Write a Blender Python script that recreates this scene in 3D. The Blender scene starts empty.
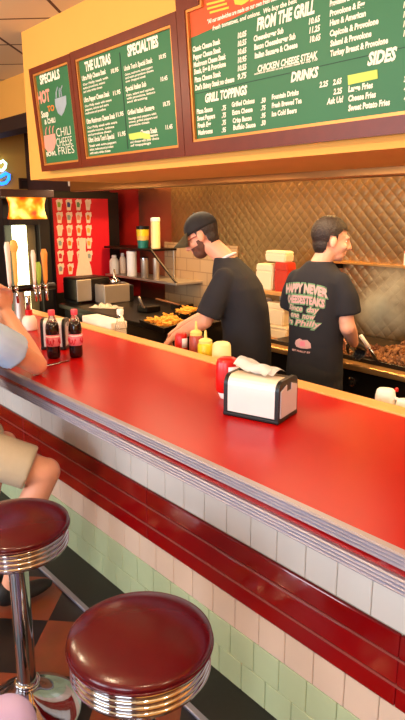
import bpy, bmesh, math, random
from mathutils import Vector as V, Matrix, Euler
random.seed(7)
PI = math.pi
SC = bpy.context.scene
COL = SC.collection

# ------------------------------------------------------------------ camera
F, H = 610.0, 1.75
VX, VY = -335.0, 212.0
PIT = math.atan((360 - VY) / F)
AZ = math.atan((202.5 - VX) / (F / math.cos(PIT)))
FW = V((-math.cos(AZ) * math.cos(PIT), math.sin(AZ) * math.cos(PIT), -math.sin(PIT)))
RT = FW.cross(V((0, 0, 1))).normalized()
UP = RT.cross(FW)
cam = bpy.data.cameras.new('camera')
cam.sensor_fit = 'VERTICAL'; cam.sensor_height = 36; cam.lens = 36 * F / 720
cam.clip_start = 0.02; cam.clip_end = 60
camo = bpy.data.objects.new('camera', cam); COL.objects.link(camo)
R3 = Matrix((RT, UP, -FW)).transposed()
camo.matrix_world = Matrix.Translation((0, 0, H)) @ R3.to_4x4()
SC.camera = camo
def ray(x, y): return FW * F + RT * (x - 202.5) - UP * (y - 360)
def at_z(x, y, z):
    r = ray(x, y); return V((0, 0, H)) + r * ((z - H) / r.z)
def at_y(x, y, Y):
    r = ray(x, y); return V((0, 0, H)) + r * (Y / r.y)
def at_x(x, y, X):
    r = ray(x, y); return V((0, 0, H)) + r * (X / r.x)

# ------------------------------------------------------------------ materials
def lin(c):
    return tuple(((v / 255) / 12.92 if v / 255 <= .04045 else ((v / 255 + .055) / 1.055) ** 2.4) for v in c)
def mat(name, rgb, rough=.5, metal=0, vary=.06, scale=14, bump=0, bscale=60, coat=0, trans=0, ior=1.45, emit=None, es=0, alpha=1, sss=0, aniso=None):
    m = bpy.data.materials.new(name); m.use_nodes = True
    nt = m.node_tree; n = nt.nodes; b = n['Principled BSDF']
    c = lin(rgb)
    tc = n.new('ShaderNodeTexCoord')
    if vary:
        nz = n.new('ShaderNodeTexNoise'); nz.inputs['Scale'].default_value = scale; nz.inputs['Detail'].default_value = 3
        nt.links.new(tc.outputs['Object'], nz.inputs['Vector'])
        if aniso:
            mp = n.new('ShaderNodeMapping'); mp.inputs['Scale'].default_value = aniso
            nt.links.new(tc.outputs['Object'], mp.inputs['Vector']); nt.links.new(mp.outputs['Vector'], nz.inputs['Vector'])
        mx = n.new('ShaderNodeMix'); mx.data_type = 'RGBA'
        mx.inputs[6].default_value = tuple(max(0, v * (1 - vary)) for v in c) + (1,)
        mx.inputs[7].default_value = tuple(min(1, v * (1 + vary)) for v in c) + (1,)
        nt.links.new(nz.outputs['Fac'], mx.inputs[0]); nt.links.new(mx.outputs[2], b.inputs['Base Color'])
    else:
        b.inputs['Base Color'].default_value = c + (1,)
    b.inputs['Roughness'].default_value = rough; b.inputs['Metallic'].default_value = metal
    b.inputs['Coat Weight'].default_value = coat; b.inputs['Coat Roughness'].default_value = .06
    b.inputs['Transmission Weight'].default_value = trans; b.inputs['IOR'].default_value = ior
    b.inputs['Alpha'].default_value = alpha
    if sss:
        b.inputs['Subsurface Weight'].default_value = sss; b.inputs['Subsurface Radius'].default_value = (.02, .008, .004)
    if bump:
        nb = n.new('ShaderNodeTexNoise'); nb.inputs['Scale'].default_value = bscale
        nt.links.new(tc.outputs['Object'], nb.inputs['Vector'])
        bp = n.new('ShaderNodeBump'); bp.inputs['Strength'].default_value = bump; bp.inputs['Distance'].default_value = .01
        nt.links.new(nb.outputs['Fac'], bp.inputs['Height']); nt.links.new(bp.outputs['Normal'], b.inputs['Normal'])
    if emit:
        b.inputs['Emission Color'].default_value = lin(emit) + (1,); b.inputs['Emission Strength'].default_value = es
    return m
M = {}
def mk(k, *a, **kw): M[k] = mat(k, *a, **kw)
mk('red_laminate', (170, 3, 2), .3, 0, .05, 3); M['red_laminate'].node_tree.nodes['Principled BSDF'].inputs['Specular IOR Level'].default_value = .18
mk('red_tile', (132, 4, 8), .12, 0, .08, 5, coat=.5)
mk('aluminium', (180, 178, 194), .48, 1, .08, 8)
mk('chrome', (190, 188, 190), .07, 1, .02)
mk('steel', (180, 168, 156), .38, .7, .1, 6)
mk('dark_steel', (48, 42, 40), .4, 1, .15, 6)
mk('white_tile', (214, 208, 198), .25, 0, .05, 9, coat=.2)
mk('peach_tile', (208, 184, 164), .25, 0, .05, 9, coat=.2)
mk('green_tile', (172, 186, 148), .25, 0, .07, 9, coat=.2)
mk('grout', (150, 140, 125), .9)
mk('wood_and_lit_steel', (214, 152, 84), .4, 0, .18, 20, aniso=(.3, 6, 6))
mk('frame_wood', (100, 32, 12), .38, 0, .25, 8, aniso=(2, 2, 2))
mk('gold_trim', (216, 140, 70), .35, .5, .1)
mk('green_board', (40, 104, 62), .5, 0, .06, 4)
mk('orange_board', (190, 72, 22), .5, 0, .06, 4)
mk('cream_print', (244, 232, 206), .6, 0, 0)
mk('black_print', (20, 60, 40), .6, 0, 0)
mk('yellow_print', (240, 190, 60), .6, 0, 0)
mk('pink_print', (236, 150, 130), .6, 0, .1)
mk('orange_print', (230, 120, 40), .6, 0, .1)
mk('grey_print', (150, 160, 165), .6, 0, .15)
mk('lime_paper', (190, 206, 90), .6, 0, .1)
mk('yellow_wall', (232, 166, 74), .75, 0, .05, 3, bump=.05)
mk('vinyl', (76, 3, 14), .2, 0, .12, 5, coat=0, bump=.02, bscale=200)
mk('black_plastic', (16, 15, 16), .35, 0, .1)
mk('black_enamel', (20, 16, 15), .3, 0, .2, coat=.2)
mk('black_base', (22, 20, 19), .45, 0, .5, 60)
mk('dispenser_grey', (222, 218, 216), .3, .25, .04)
mk('dispenser_cream', (240, 222, 196), .35, .1, .04)
mk('side_grey', (200, 196, 206), .4, 0, .04)
mk('napkin', (255, 252, 250), .85, 0, .03)
mk('cola', (18, 5, 6), .08, 0, .05, coat=.6)
mk('clear_plastic', (235, 225, 220), .06, 0, 0, trans=.9, ior=1.3)
mk('cap_pink', (236, 84, 104), .4, 0, .04)
mk('label_pink', (232, 130, 150), .45, 0, .04)
mk('label_red', (206, 34, 60), .45, 0, .04)
mk('label_white', (246, 236, 238), .5, 0, .03)
mk('ketchup_red', (196, 14, 10), .3, 0, .06, coat=.2)
mk('sauce_pink', (168, 74, 60), .3, 0, .06)
mk('mustard', (226, 196, 40), .35, 0, .06)
mk('squeeze_clear', (232, 210, 120), .35, 0, .05)
mk('mayo', (244, 222, 160), .4, 0, .04)
mk('white_plastic', (240, 234, 226), .4, 0, .04)
mk('paper', (246, 232, 214), .85, 0, .05)
mk('glass', (240, 240, 240), .04, 0, 0, trans=.95, ior=1.25)
mk('skin', (222, 158, 128), .5, 0, .07, 18, sss=.06)
mk('skin_pale', (228, 166, 138), .5, 0, .07, 18, sss=.06)
mk('black_shirt', (28, 27, 34), .85, 0, .12, 20, bump=.25, bscale=16)
mk('dark_trousers', (26, 25, 30), .85, 0, .12, 20)
mk('blue_shirt', (178, 208, 250), .85, 0, .06, 20, bump=.25, bscale=16)
mk('khaki', (190, 176, 150), .85, 0, .08, 30, bump=.25, bscale=18)
mk('lavender', (198, 180, 234), .85, 0, .05, 20)
mk('hair', (38, 24, 18), .55, 0, .4, 60, bump=.5, bscale=120)
mk('beard', (96, 60, 44), .7, 0, .3, 80, bump=.4, bscale=160)
mk('cap_black', (30, 26, 26), .8, 0, .15, 30)
mk('cap_olive', (104, 92, 62), .8, 0, .12, 30)
mk('glasses_red', (150, 40, 40), .3, 0, .05)
mk('eye_white', (236, 230, 224), .3, 0, 0)
mk('glove_black', (30, 32, 38), .4, 0, .1)
mk('shoe', (24, 22, 22), .6)
mk('print_green', (110, 150, 110), .8, 0, .1)
mk('print_pink', (206, 160, 158), .8, 0, .08)
mk('magnet_red', (214, 26, 46), .4, 0, .06, 3)
mk('fridge_black', (18, 14, 14), .35, 0, .2)
mk('light_sticker', (240, 222, 210), .6, 0, .08, 30)
mk('red_paint', (170, 26, 18), .45, 0, .08, 4)
mk('fries', (232, 160, 56), .7, 0, .25, 60, bump=.4)
mk('meat', (112, 64, 38), .6, 0, .4, 60, bump=.5, bscale=90)
mk('onion', (132, 84, 44), .6, 0, .25, 60, bump=.5, bscale=90)
mk('foam', (250, 226, 184), .7, 0, .03)
mk('carton_red', (196, 54, 26), .6, 0, .2, 20)
mk('brown_wood', (58, 30, 20), .5, 0, .3, 10)
mk('chair_wood', (120, 72, 40), .5, 0, .25, 10)
mk('beam_dark', (44, 26, 22), .6, 0, .2)
mk('cream_paint', (236, 206, 150), .6, 0, .05, 4)
mk('wall_dark', (78, 42, 22), .8, 0, .2)
mk('cap_white', (246, 240, 236), .4, 0, .02)
mk('handle_orange', (226, 140, 60), .4, 0, .2)
mk('handle_green', (150, 180, 70), .4, 0, .2)
mk('handle_white', (236, 214, 196), .4, 0, .08)
mk('handle_yellow', (226, 180, 90), .4, 0, .1)
mk('handle_brown', (150, 80, 50), .4, 0, .1)
mk('teal_plastic', (24, 110, 100), .4)
mk('neon_blue', (20, 90, 255), .4, emit=(30, 110, 255), es=4)
mk('neon_white', (200, 255, 230), .4, emit=(190, 255, 235), es=3)
mk('led', (255, 250, 200), .4, emit=(255, 250, 190), es=6)
mk('led_warm', (255, 226, 150), .4, emit=(255, 222, 140), es=2.6)
def node_mat(name):
    m = bpy.data.materials.new(name); m.use_nodes = True
    return m, m.node_tree, m.node_tree.nodes, m.node_tree.links, m.node_tree.nodes['Principled BSDF']
def mnode(nt, op, a, b=None, c=None):
    n = nt.nodes.new('ShaderNodeMath'); n.operation = op
    for i, v in enumerate((a, b, c)):
        if v is None: continue
        if isinstance(v, (int, float)): n.inputs[i].default_value = v
        else: nt.links.new(v, n.inputs[i])
    return n.outputs[0]
# quilted stainless steel
m, nt, n, L, b = node_mat('quilted_steel'); M['quilted'] = m
tc = n.new('ShaderNodeTexCoord'); sp = n.new('ShaderNodeSeparateXYZ'); L.new(tc.outputs['Object'], sp.inputs[0])
u = mnode(nt, 'ADD', sp.outputs['X'], sp.outputs['Z']); w = mnode(nt, 'SUBTRACT', sp.outputs['X'], sp.outputs['Z'])
pu = mnode(nt, 'POWER', mnode(nt, 'ABSOLUTE', mnode(nt, 'SINE', mnode(nt, 'MULTIPLY', u, PI / .088))), .45)
pw = mnode(nt, 'POWER', mnode(nt, 'ABSOLUTE', mnode(nt, 'SINE', mnode(nt, 'MULTIPLY', w, PI / .088))), .45)
hh = mnode(nt, 'MULTIPLY', pu, pw)
bp = n.new('ShaderNodeBump'); bp.inputs['Strength'].default_value = .4; bp.inputs['Distance'].default_value = .007
L.new(hh, bp.inputs['Height']); L.new(bp.outputs['Normal'], b.inputs['Normal'])
nz = n.new('ShaderNodeTexNoise'); nz.inputs['Scale'].default_value = 2.2; L.new(tc.outputs['Object'], nz.inputs['Vector'])
cr = n.new('ShaderNodeMix'); cr.data_type = 'RGBA'; cr.inputs[6].default_value = lin((124, 98, 64)) + (1,); cr.inputs[7].default_value = lin((164, 132, 90)) + (1,)
L.new(nz.outputs['Fac'], cr.inputs[0]); L.new(cr.outputs[2], b.inputs['Base Color'])
b.inputs['Metallic'].default_value = .9; b.inputs['Roughness'].default_value = .36
# floor: large checker laid on the diagonal
m, nt, n, L, b = node_mat('checker_floor'); M['floor'] = m
tc = n.new('ShaderNodeTexCoord'); mp = n.new('ShaderNodeMapping')
q = at_z(20, 619, 0); q2 = at_z(36, 645, 0); S = .32
mp.inputs['Rotation'].default_value = (0, 0, PI / 4)
def rot45(p): c = math.cos(PI / 4); return (c * p.x - c * p.y, c * p.x + c * p.y)
mp.inputs['Scale'].default_value = (1 / S, 1 / S, 1 / S)
a0, b0 = rot45(q)[0] / S, rot45(q2)[1] / S
mp.inputs['Location'].default_value = (-(a0 % 2) + 5, -(b0 % 2) + 4, .5)
ck = n.new('ShaderNodeTexChecker'); ck.inputs['Scale'].default_value = 1
ck.inputs['Color1'].default_value = lin((136, 66, 36)) + (1,); ck.inputs['Color2'].default_value = lin((26, 20, 18)) + (1,)
L.new(tc.outputs['Object'], mp.inputs[0]); L.new(mp.outputs[0], ck.inputs['Vector'])
nz = n.new('ShaderNodeTexNoise'); nz.inputs['Scale'].default_value = 12; L.new(tc.outputs['Object'], nz.inputs['Vector'])
mx = n.new('ShaderNodeMix'); mx.data_type = 'RGBA'; mx.blend_type = 'MULTIPLY'; mx.inputs[0].default_value = .5
L.new(ck.outputs['Color'], mx.inputs[6]); L.new(nz.outputs['Color'], mx.inputs[7]); L.new(mx.outputs[2], b.inputs['Base Color'])
b.inputs['Roughness'].default_value = .35
# ceiling: square panels on the diagonal with dark joints
m, nt, n, L, b = node_mat('ceiling_panels'); M['ceiling'] = m
tc = n.new('ShaderNodeTexCoord'); mp = n.new('ShaderNodeMapping'); mp.inputs['Rotation'].default_value = (0, 0, PI / 4)
L.new(tc.outputs['Object'], mp.inputs[0])
bk = n.new('ShaderNodeTexBrick'); bk.offset = 0; bk.inputs['Scale'].default_value = 1
bk.inputs['Brick Width'].default_value = .6; bk.inputs['Row Height'].default_value = .6; bk.inputs['Mortar Size'].default_value = .012
bk.inputs['Color1'].default_value = lin((226, 200, 156)) + (1,); bk.inputs['Color2'].default_value = lin((216, 188, 142)) + (1,); bk.inputs['Mortar'].default_value = lin((90, 52, 28)) + (1,)
L.new(mp.outputs[0], bk.inputs['Vector']); L.new(bk.outputs['Color'], b.inputs['Base Color']); b.inputs['Roughness'].default_value = .85
# glazed kitchen wall tile
m, nt, n, L, b = node_mat('kitchen_tile'); M['kitchen_tile'] = m
tc = n.new('ShaderNodeTexCoord'); mp = n.new('ShaderNodeMapping'); mp.inputs['Rotation'].default_value = (PI / 2, 0, 0)
L.new(tc.outputs['Object'], mp.inputs[0])
bk = n.new('ShaderNodeTexBrick'); bk.offset = .5; bk.inputs['Scale'].default_value = 1
bk.inputs['Brick Width'].default_value = .2; bk.inputs['Row Height'].default_value = .12; bk.inputs['Mortar Size'].default_value = .005
bk.inputs['Color1'].default_value = lin((180, 148, 110)) + (1,); bk.inputs['Color2'].default_value = lin((172, 140, 102)) + (1,); bk.inputs['Mortar'].default_value = lin((146, 114, 82)) + (1,)
L.new(mp.outputs[0], bk.inputs['Vector']); L.new(bk.outputs['Color'], b.inputs['Base Color']); b.inputs['Roughness'].default_value = .3
# stained glass lamp
m, nt, n, L, b = node_mat('stained_glass'); M['stained_glass'] = m
tc = n.new('ShaderNodeTexCoord'); nz = n.new('ShaderNodeTexNoise'); nz.inputs['Scale'].default_value = 9; nz.inputs['Detail'].default_value = 2
L.new(tc.outputs['Object'], nz.inputs['Vector'])
rp = n.new('ShaderNodeValToRGB'); e = rp.color_ramp.elements
e[0].position = .36; e[0].color = lin((190, 50, 4)) + (1,); e[1].position = .68; e[1].color = lin((255, 226, 120)) + (1,)
k = e.new(.5); k.color = lin((250, 140, 14)) + (1,)
L.new(nz.outputs['Fac'], rp.inputs[0]); L.new(rp.outputs[0], b.inputs['Emission Color']); L.new(rp.outputs[0], b.inputs['Base Color'])
b.inputs['Emission Strength'].default_value = 1.1

# ------------------------------------------------------------------ mesh helpers
def B(): return bmesh.new()
def obj(name, bm, m, parent=None, smooth=False, loc=None):
    me = bpy.data.meshes.new(name)
    if isinstance(bm, bmesh.types.BMesh):
        bmesh.ops.recalc_face_normals(bm, faces=bm.faces[:]); bm.to_mesh(me); bm.free()
    else: me = bm; me.name = name
    me.materials.clear(); me.materials.append(M[m] if isinstance(m, str) else m)
    if smooth:
        for p in me.polygons: p.use_smooth = True
    o = bpy.data.objects.new(name, me); COL.objects.link(o)
    if parent is not None: o.parent = parent
    if loc is not None: o.location = loc
    return o
def smooth_by_angle(o, deg=35):
    for p in o.data.polygons: p.use_smooth = True
    bm = bmesh.new(); bm.from_mesh(o.data)
    for e in bm.edges:
        if len(e.link_faces) == 2: e.smooth = e.calc_face_angle(0) < math.radians(deg)
    bm.to_mesh(o.data); bm.free()
    return o
def thing(name, label, cat, loc=(0, 0, 0), rz=0, group=None):
    o = bpy.data.objects.new(name, None); COL.objects.link(o); o.empty_display_size = .1
    o.location = loc; o.rotation_euler = (0, 0, rz); o['label'] = label; o['category'] = cat
    if group: o['group'] = group
    return o
def tag(o, label, cat, group=None, kind=None):
    o['label'] = label; o['category'] = cat
    if group: o['group'] = group
    if kind: o['kind'] = kind
    return o
def struct(name, bm, m, label=None):
    o = obj(name, bm, m); o['kind'] = 'structure'; o['label'] = label or name.replace('_', ' '); o['category'] = name.split('_')[0]
    return o
def box(bm, x0, x1, y0, y1, z0, z1, bev=0, seg=2, mtx=None):
    r = bmesh.ops.create_cube(bm, size=1)
    vs = r['verts']
    for v in vs: v.co = V(((x0 + x1) / 2 + v.co.x * (x1 - x0), (y0 + y1) / 2 + v.co.y * (y1 - y0), (z0 + z1) / 2 + v.co.z * (z1 - z0)))
    if bev:
        es = list({e for v in vs for e in v.link_edges})
        rr = bmesh.ops.bevel(bm, geom=es, offset=bev, segments=seg, affect='EDGES', profile=.5)
        vs = list({v for f in rr['faces'] for v in f.verts} | {v for v in vs if v.is_valid})
    if mtx is not None:
        for v in vs: v.co = mtx @ v.co
    return bm
def lathe(bm, prof, c=(0, 0, 0), seg=32, mtx=None):
    rings = []
    for r, z in prof:
        if r < 1e-5: rings.append([bm.verts.new((c[0], c[1], c[2] + z))])
        else: rings.append([bm.verts.new((c[0] + r * math.cos(2 * PI * i / seg), c[1] + r * math.sin(2 * PI * i / seg), c[2] + z)) for i in range(seg)])
    for a, b in zip(rings, rings[1:]):
        if len(a) == 1 and len(b) == 1: continue
        for i in range(seg):
            j = (i + 1) % seg
            if len(a) == 1: bm.faces.new((a[0], b[i], b[j]))
            elif len(b) == 1: bm.faces.new((a[i], a[j], b[0]))
            else: bm.faces.new((a[i], a[j], b[j], b[i]))
    if len(rings[0]) > 1: bm.faces.new(rings[0][::-1])
    if len(rings[-1]) > 1: bm.faces.new(rings[-1])
    if mtx is not None:
        for rg in rings:
            for v in rg: v.co = mtx @ v.co
    return bm
def frame_of(d):
    d = d.normalized(); a = V((0, 0, 1)) if abs(d.z) < .9 else V((1, 0, 0))
    s = d.cross(a).normalized(); return s, d.cross(s).normalized()
def tube(bm, pts, r, seg=12):
    pts = [V(p) for p in pts]; rs = r if isinstance(r, (list, tuple)) else [r] * len(pts)
    rings = []; s = None
    for i, p in enumerate(pts):
        d = (pts[min(i + 1, len(pts) - 1)] - pts[max(i - 1, 0)])
        if s is None: s, t = frame_of(d)
        else:
            dn = d.normalized(); s = (s - dn * s.dot(dn)).normalized(); t = dn.cross(s)
        rings.append([bm.verts.new(p + (s * math.cos(2 * PI * k / seg) + t * math.sin(2 * PI * k / seg)) * rs[i]) for k in range(seg)])
    for a, b in zip(rings, rings[1:]):
        for k in range(seg): bm.faces.new((a[k], a[(k + 1) % seg], b[(k + 1) % seg], b[k]))
    bm.faces.new(rings[0][::-1]); bm.faces.new(rings[-1]); return bm
def ball(bm, c, r, seg=14, rot=None):
    """ellipsoid; r a number or (rx, ry, rz)"""
    r = (r, r, r) if isinstance(r, (int, float)) else r
    q = bmesh.ops.create_uvsphere(bm, u_segments=seg, v_segments=max(6, seg // 2 + 2), radius=1)
    mt = rot if rot is not None else Matrix.Identity(3)
    for v in q['verts']: v.co = V(c) + mt @ V((v.co.x * r[0], v.co.y * r[1], v.co.z * r[2]))
    return bm
def limb(bm, pts, rs, seg=14):
    pts = [V(p) for p in pts]
    for p, r in zip(pts, rs): ball(bm, p, r, seg)
    for a, b, ra, rb in zip(pts, pts[1:], rs, rs[1:]): tube(bm, [a, b], [ra, rb], seg)
def loft(bm, rings, seg=24, power=2.0):
    """rings: (centre, rx, ry[, tilt matrix]); super-ellipse sections"""
    out = []
    for rg in rings:
        c, rx, ry = V(rg[0]), rg[1], rg[2]; mt = rg[3] if len(rg) > 3 else Matrix.Identity(3)
        vs = []
        for k in range(seg):
            a = 2 * PI * k / seg; ca, sa = math.cos(a), math.sin(a)
            x = math.copysign(abs(ca) ** (2 / power), ca) * rx; y = math.copysign(abs(sa) ** (2 / power), sa) * ry
            vs.append(bm.verts.new(c + mt @ V((x, y, 0))))
        out.append(vs)
    for a, b in zip(out, out[1:]):
        for k in range(seg): bm.faces.new((a[k], a[(k + 1) % seg], b[(k + 1) % seg], b[k]))
    bm.faces.new(out[0][::-1]); bm.faces.new(out[-1]); return bm
def weld(bm, voxel=.006, smooth=4):
    """one continuous skin around everything in bm"""
    me = bpy.data.meshes.new('t'); bmesh.ops.recalc_face_normals(bm, faces=bm.faces[:]); bm.to_mesh(me); bm.free()
    o = bpy.data.objects.new('t', me); COL.objects.link(o)
    r = o.modifiers.new('r', 'REMESH'); r.mode = 'VOXEL'; r.voxel_size = voxel
    if smooth:
        s = o.modifiers.new('s', 'SMOOTH'); s.factor = .5; s.iterations = smooth
    dg = bpy.context.evaluated_depsgraph_get(); ev = o.evaluated_get(dg)
    out = bpy.data.meshes.new_from_object(ev); bpy.data.objects.remove(o); bpy.data.meshes.remove(me)
    return out
def copy_thing(o, loc=None, rz=None, label=None, group=None):
    c = o.copy(); COL.objects.link(c)
    if loc is not None: c.location = loc
    if rz is not None: c.rotation_euler = (0, 0, rz)
    if label: c['label'] = label
    if group: c['group'] = group
    for ch in list(o.children):
        k = ch.copy(); COL.objects.link(k); k.parent = c
        for g in list(ch.children):
            d = g.copy(); COL.objects.link(d); d.parent = k
    return c
def text_mesh(s, shear=0, bold=0.012, align='LEFT', extrude=0.0):
    cu = bpy.data.curves.new('t', 'FONT'); cu.body = s; cu.size = 1; cu.shear = shear; cu.offset = bold; cu.align_x = align; cu.resolution_u = 2; cu.extrude = extrude
    o = bpy.data.objects.new('t', cu); COL.objects.link(o)
    bpy.context.view_layer.update()
    dg = bpy.context.evaluated_depsgraph_get(); me = bpy.data.meshes.new_from_object(o.evaluated_get(dg))
    bpy.data.objects.remove(o); bpy.data.curves.remove(cu); return me

# ------------------------------------------------------------------ the room
CT = 1.03                     # counter height
XL, XR = -4.35, .9            # counter ends
YF, YT = 1.095, 1.37          # counter front edge, tiled face
YB, YK = 1.915, 2.005         # red top ends, wooden edge ends
YS = 2.05                     # menu soffit
YW = 3.75                     # kitchen back wall
bm = B(); box(bm, -8, 3, -3, 4.2, -.1, 0); struct('floor', bm, 'floor', 'diagonal checker floor of brown and black tiles')
bm = B(); box(bm, -8, 3, -3, 4.2, 2.95, 3.05); struct('ceiling', bm, 'ceiling', 'ceiling of square tan panels with dark joints')
bm = B(); box(bm, -4.85, 3, YW, YW + .1, 0, 2.95); struct('wall_back', bm, 'quilted', 'quilted stainless steel kitchen wall')
bm = B(); box(bm, -5.4, -4.85, YW, YW + .1, 0, 2.95); struct('wall_back_plain', bm, mat('plain_steel', (150, 96, 72), .3, .85, .15, 3), 'plain stainless steel wall strip')
bm = B(); box(bm, -5.95, -5.4, YW, YW + .1, 0, 2.95); struct('wall_back_red', bm, 'red_paint', 'red painted end of kitchen wall')
bm = B(); box(bm, -8, -5.95, YW, YW + .1, 0, 2.95); struct('wall_back_dark', bm, 'wall_dark', 'dark wall beyond the drinks fridge')
bm = B(); box(bm, -4.95, -3.9, YW - .012, YW, 0, 1.46); struct('wall_tile', bm, 'kitchen_tile', 'cream tiled lower part of kitchen wall')
bm = B(); box(bm, -8.1, -8, -3, 4.2, 0, 2.95); struct('wall_left', bm, 'yellow_wall', 'yellow far wall')
bm = B(); box(bm, -8, 3, YS, 2.85, 1.975, 2.95)
for f in list(bm.faces):
    pass
struct('soffit_beam', bm, 'yellow_wall', 'yellow soffit that carries the menu boards')
for v in bpy.data.objects['soffit_beam'].data.vertices:
    if v.co.x < -7: v.co.x = -4.31
bm = B(); box(bm, -5.2, 3, 2.85, 2.93, 1.93, 2.95, .01); struct('hood_trim', bm, mat('hood_steel', (164, 116, 66), .35, .8, .15, 3), 'dark lip of the extractor hood')
bm = B(); box(bm, -5.25, -5.15, 2.86, YW, 1.98, 2.05, .006); struct('hood_trim_side', bm, 'dispenser_cream', 'pale end panel of the extractor hood')
bm = B(); box(bm, -8, -4.31, 2.6, 2.8, 2.5, 2.62); struct('beam_dark', bm, 'beam_dark', 'dark ceiling beam beyond the soffit')
bm = B(); box(bm, -8, -4.31, 2.6, 2.85, 2.62, 2.95); struct('beam_upper', bm, 'yellow_wall', 'yellow drop above the dark beam')
# room side of the restaurant, behind the photographer: piers, sill and lintel between big windows
bm = B(); box(bm, -8, 3, -3.1, -3, 0, .8); struct('wall_front_sill', bm, 'chair_wood', 'low front wall below the windows')
bm = B(); box(bm, -8, 3, -3.1, -3, 2.4, 2.95); struct('wall_front_lintel', bm, 'chair_wood', 'front wall above the windows')
for i, x in enumerate((-8, -5.6, -3.0, -.4, 2.2)):
    bm = B(); box(bm, x, x + .8, -3.1, -3, .8, 2.4); struct('wall_front_pier', bm, 'chair_wood', 'front wall pier %d' % (i + 1))
bm = B(); box(bm, 3, 3.1, -3, 4.2, 0, 2.95); struct('wall_right', bm, 'yellow_wall', 'yellow wall at the near end')

# ------------------------------------------------------------------ counter
ctr = thing('lunch_counter', 'long red topped diner counter with tiled front and ribbed metal edge', 'counter')
bm = B(); box(bm, XL, XR, YF + .012, YB, .945, CT, .003); obj('countertop', bm, 'red_laminate', ctr)
bm = B(); box(bm, XL, XR, YB, YK, .96, CT + .006, .006); obj('wooden_edge', bm, 'wood_and_lit_steel', ctr)
def ribbed(z0, z1, ribs, y_out):
    bm = B(); prof = [(YF + .02, z1), (y_out, z1)]
    nrib = ribs
    for i in range(nrib):
        za = z1 - (z1 - z0) * (i + .12) / nrib; zb = z1 - (z1 - z0) * (i + .88) / nrib; zc = z1 - (z1 - z0) * (i + 1) / nrib
        prof += [(y_out, za), (y_out - .004, (za * 2 + zb) / 3), (y_out - .004, (za + 2 * zb) / 3), (y_out, zb), (y_out + .002, zc)]
    prof += [(YF + .02, z0)]
    a = [bm.verts.new((XL, y, z)) for y, z in prof]; c = [bm.verts.new((XR, y, z)) for y, z in prof]
    for i in range(len(prof)): j = (i + 1) % len(prof); bm.faces.new((a[i], a[j], c[j], c[i]))
    bm.faces.new(a); bm.faces.new(c[::-1]); return bm
obj('edge_trim', ribbed(.995, CT + .002, 4, YF), 'aluminium', ctr)
obj('edge_trim', ribbed(.938, .978, 4, YF - .006), 'aluminium', ctr)
bm = B(); box(bm, XL, XR, YF + .004, YF + .02, .978, .995); obj('red_inlay', bm, 'red_tile', ctr)
bm = B(); box(bm, XL, XR, YT, YB + .02, 0, .945); obj('base_wall', bm, 'grout', ctr)
def tile_row(z0, z1, off, m):
    bm = B(); x = XL + off; tw = .122
    while x < XR - .02:
        x1 = min(x + tw, XR); box(bm, max(x, XL) + .0012, x1 - .0012, YT - .006, YT + .004, z0 + .0012, z1 - .0012, .002, 1); x += tw
    obj('tile_row', bm, m, ctr)
t0 = at_y(373, 592, YT).x
o1 = (t0 - XL) % .122 - .122
g0 = at_y(279, 690, YT).x; o2 = (g0 - XL) % .122 - .122
tile_row(0, .127, o2 + .061, 'green_tile'); tile_row(.127, .253, o2, 'green_tile'); tile_row(.253, .378, o1 + .05, 'peach_tile')
tile_row(.62, .742, o1, 'white_tile'); tile_row(.742, .864, o1, 'white_tile'); tile_row(.864, .943, o1, 'white_tile')
bz = [.38, .452, .54, .618]
for i in range(3):
    bm = B(); x = XL
    while x < XR - .01:
        box(bm, x + .0006, min(x + 1.2, XR) - .0006, YT - .012, YT + .004, bz[i] + .003, bz[i + 1] - .003, .004, 2); x += 1.2
    obj('red_band', bm, 'red_tile', ctr)
for z in bz[1:3]:
    bm = B(); box(bm, XL, XR, YT - .0145, YT + .002, z - .0035, z + .0035, .001); obj('metal_bead', bm, mat('bead', (160, 84, 76), .4, .5), ctr)
bm = B(); box(bm, XL, XR, 1.175, YT + .01, 0, .012); obj('kick_base', bm, 'black_base', ctr)
bm = B(); box(bm, XL, XR, 1.155, 1.18, 0, .015, .004); obj('floor_strip', bm, 'aluminium', ctr)
# low prep shelf on the cooks' side
bm = B(); box(bm, XL, XR, YK + .002, 2.24, .895, .93, .004); sh = obj('prep_shelf', bm, 'steel', ctr)
bm = B(); box(bm, XL, XR, YB + .022, 2.0, 0, .894); obj('back_panel', bm, 'dark_steel', ctr)
for i in range(5):
    bm = B(); x = XL + .3 + i * 1.1; box(bm, x, x + .03, 2.005, 2.22, .84, .894); obj('bracket', bm, 'dark_steel', ctr)

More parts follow.
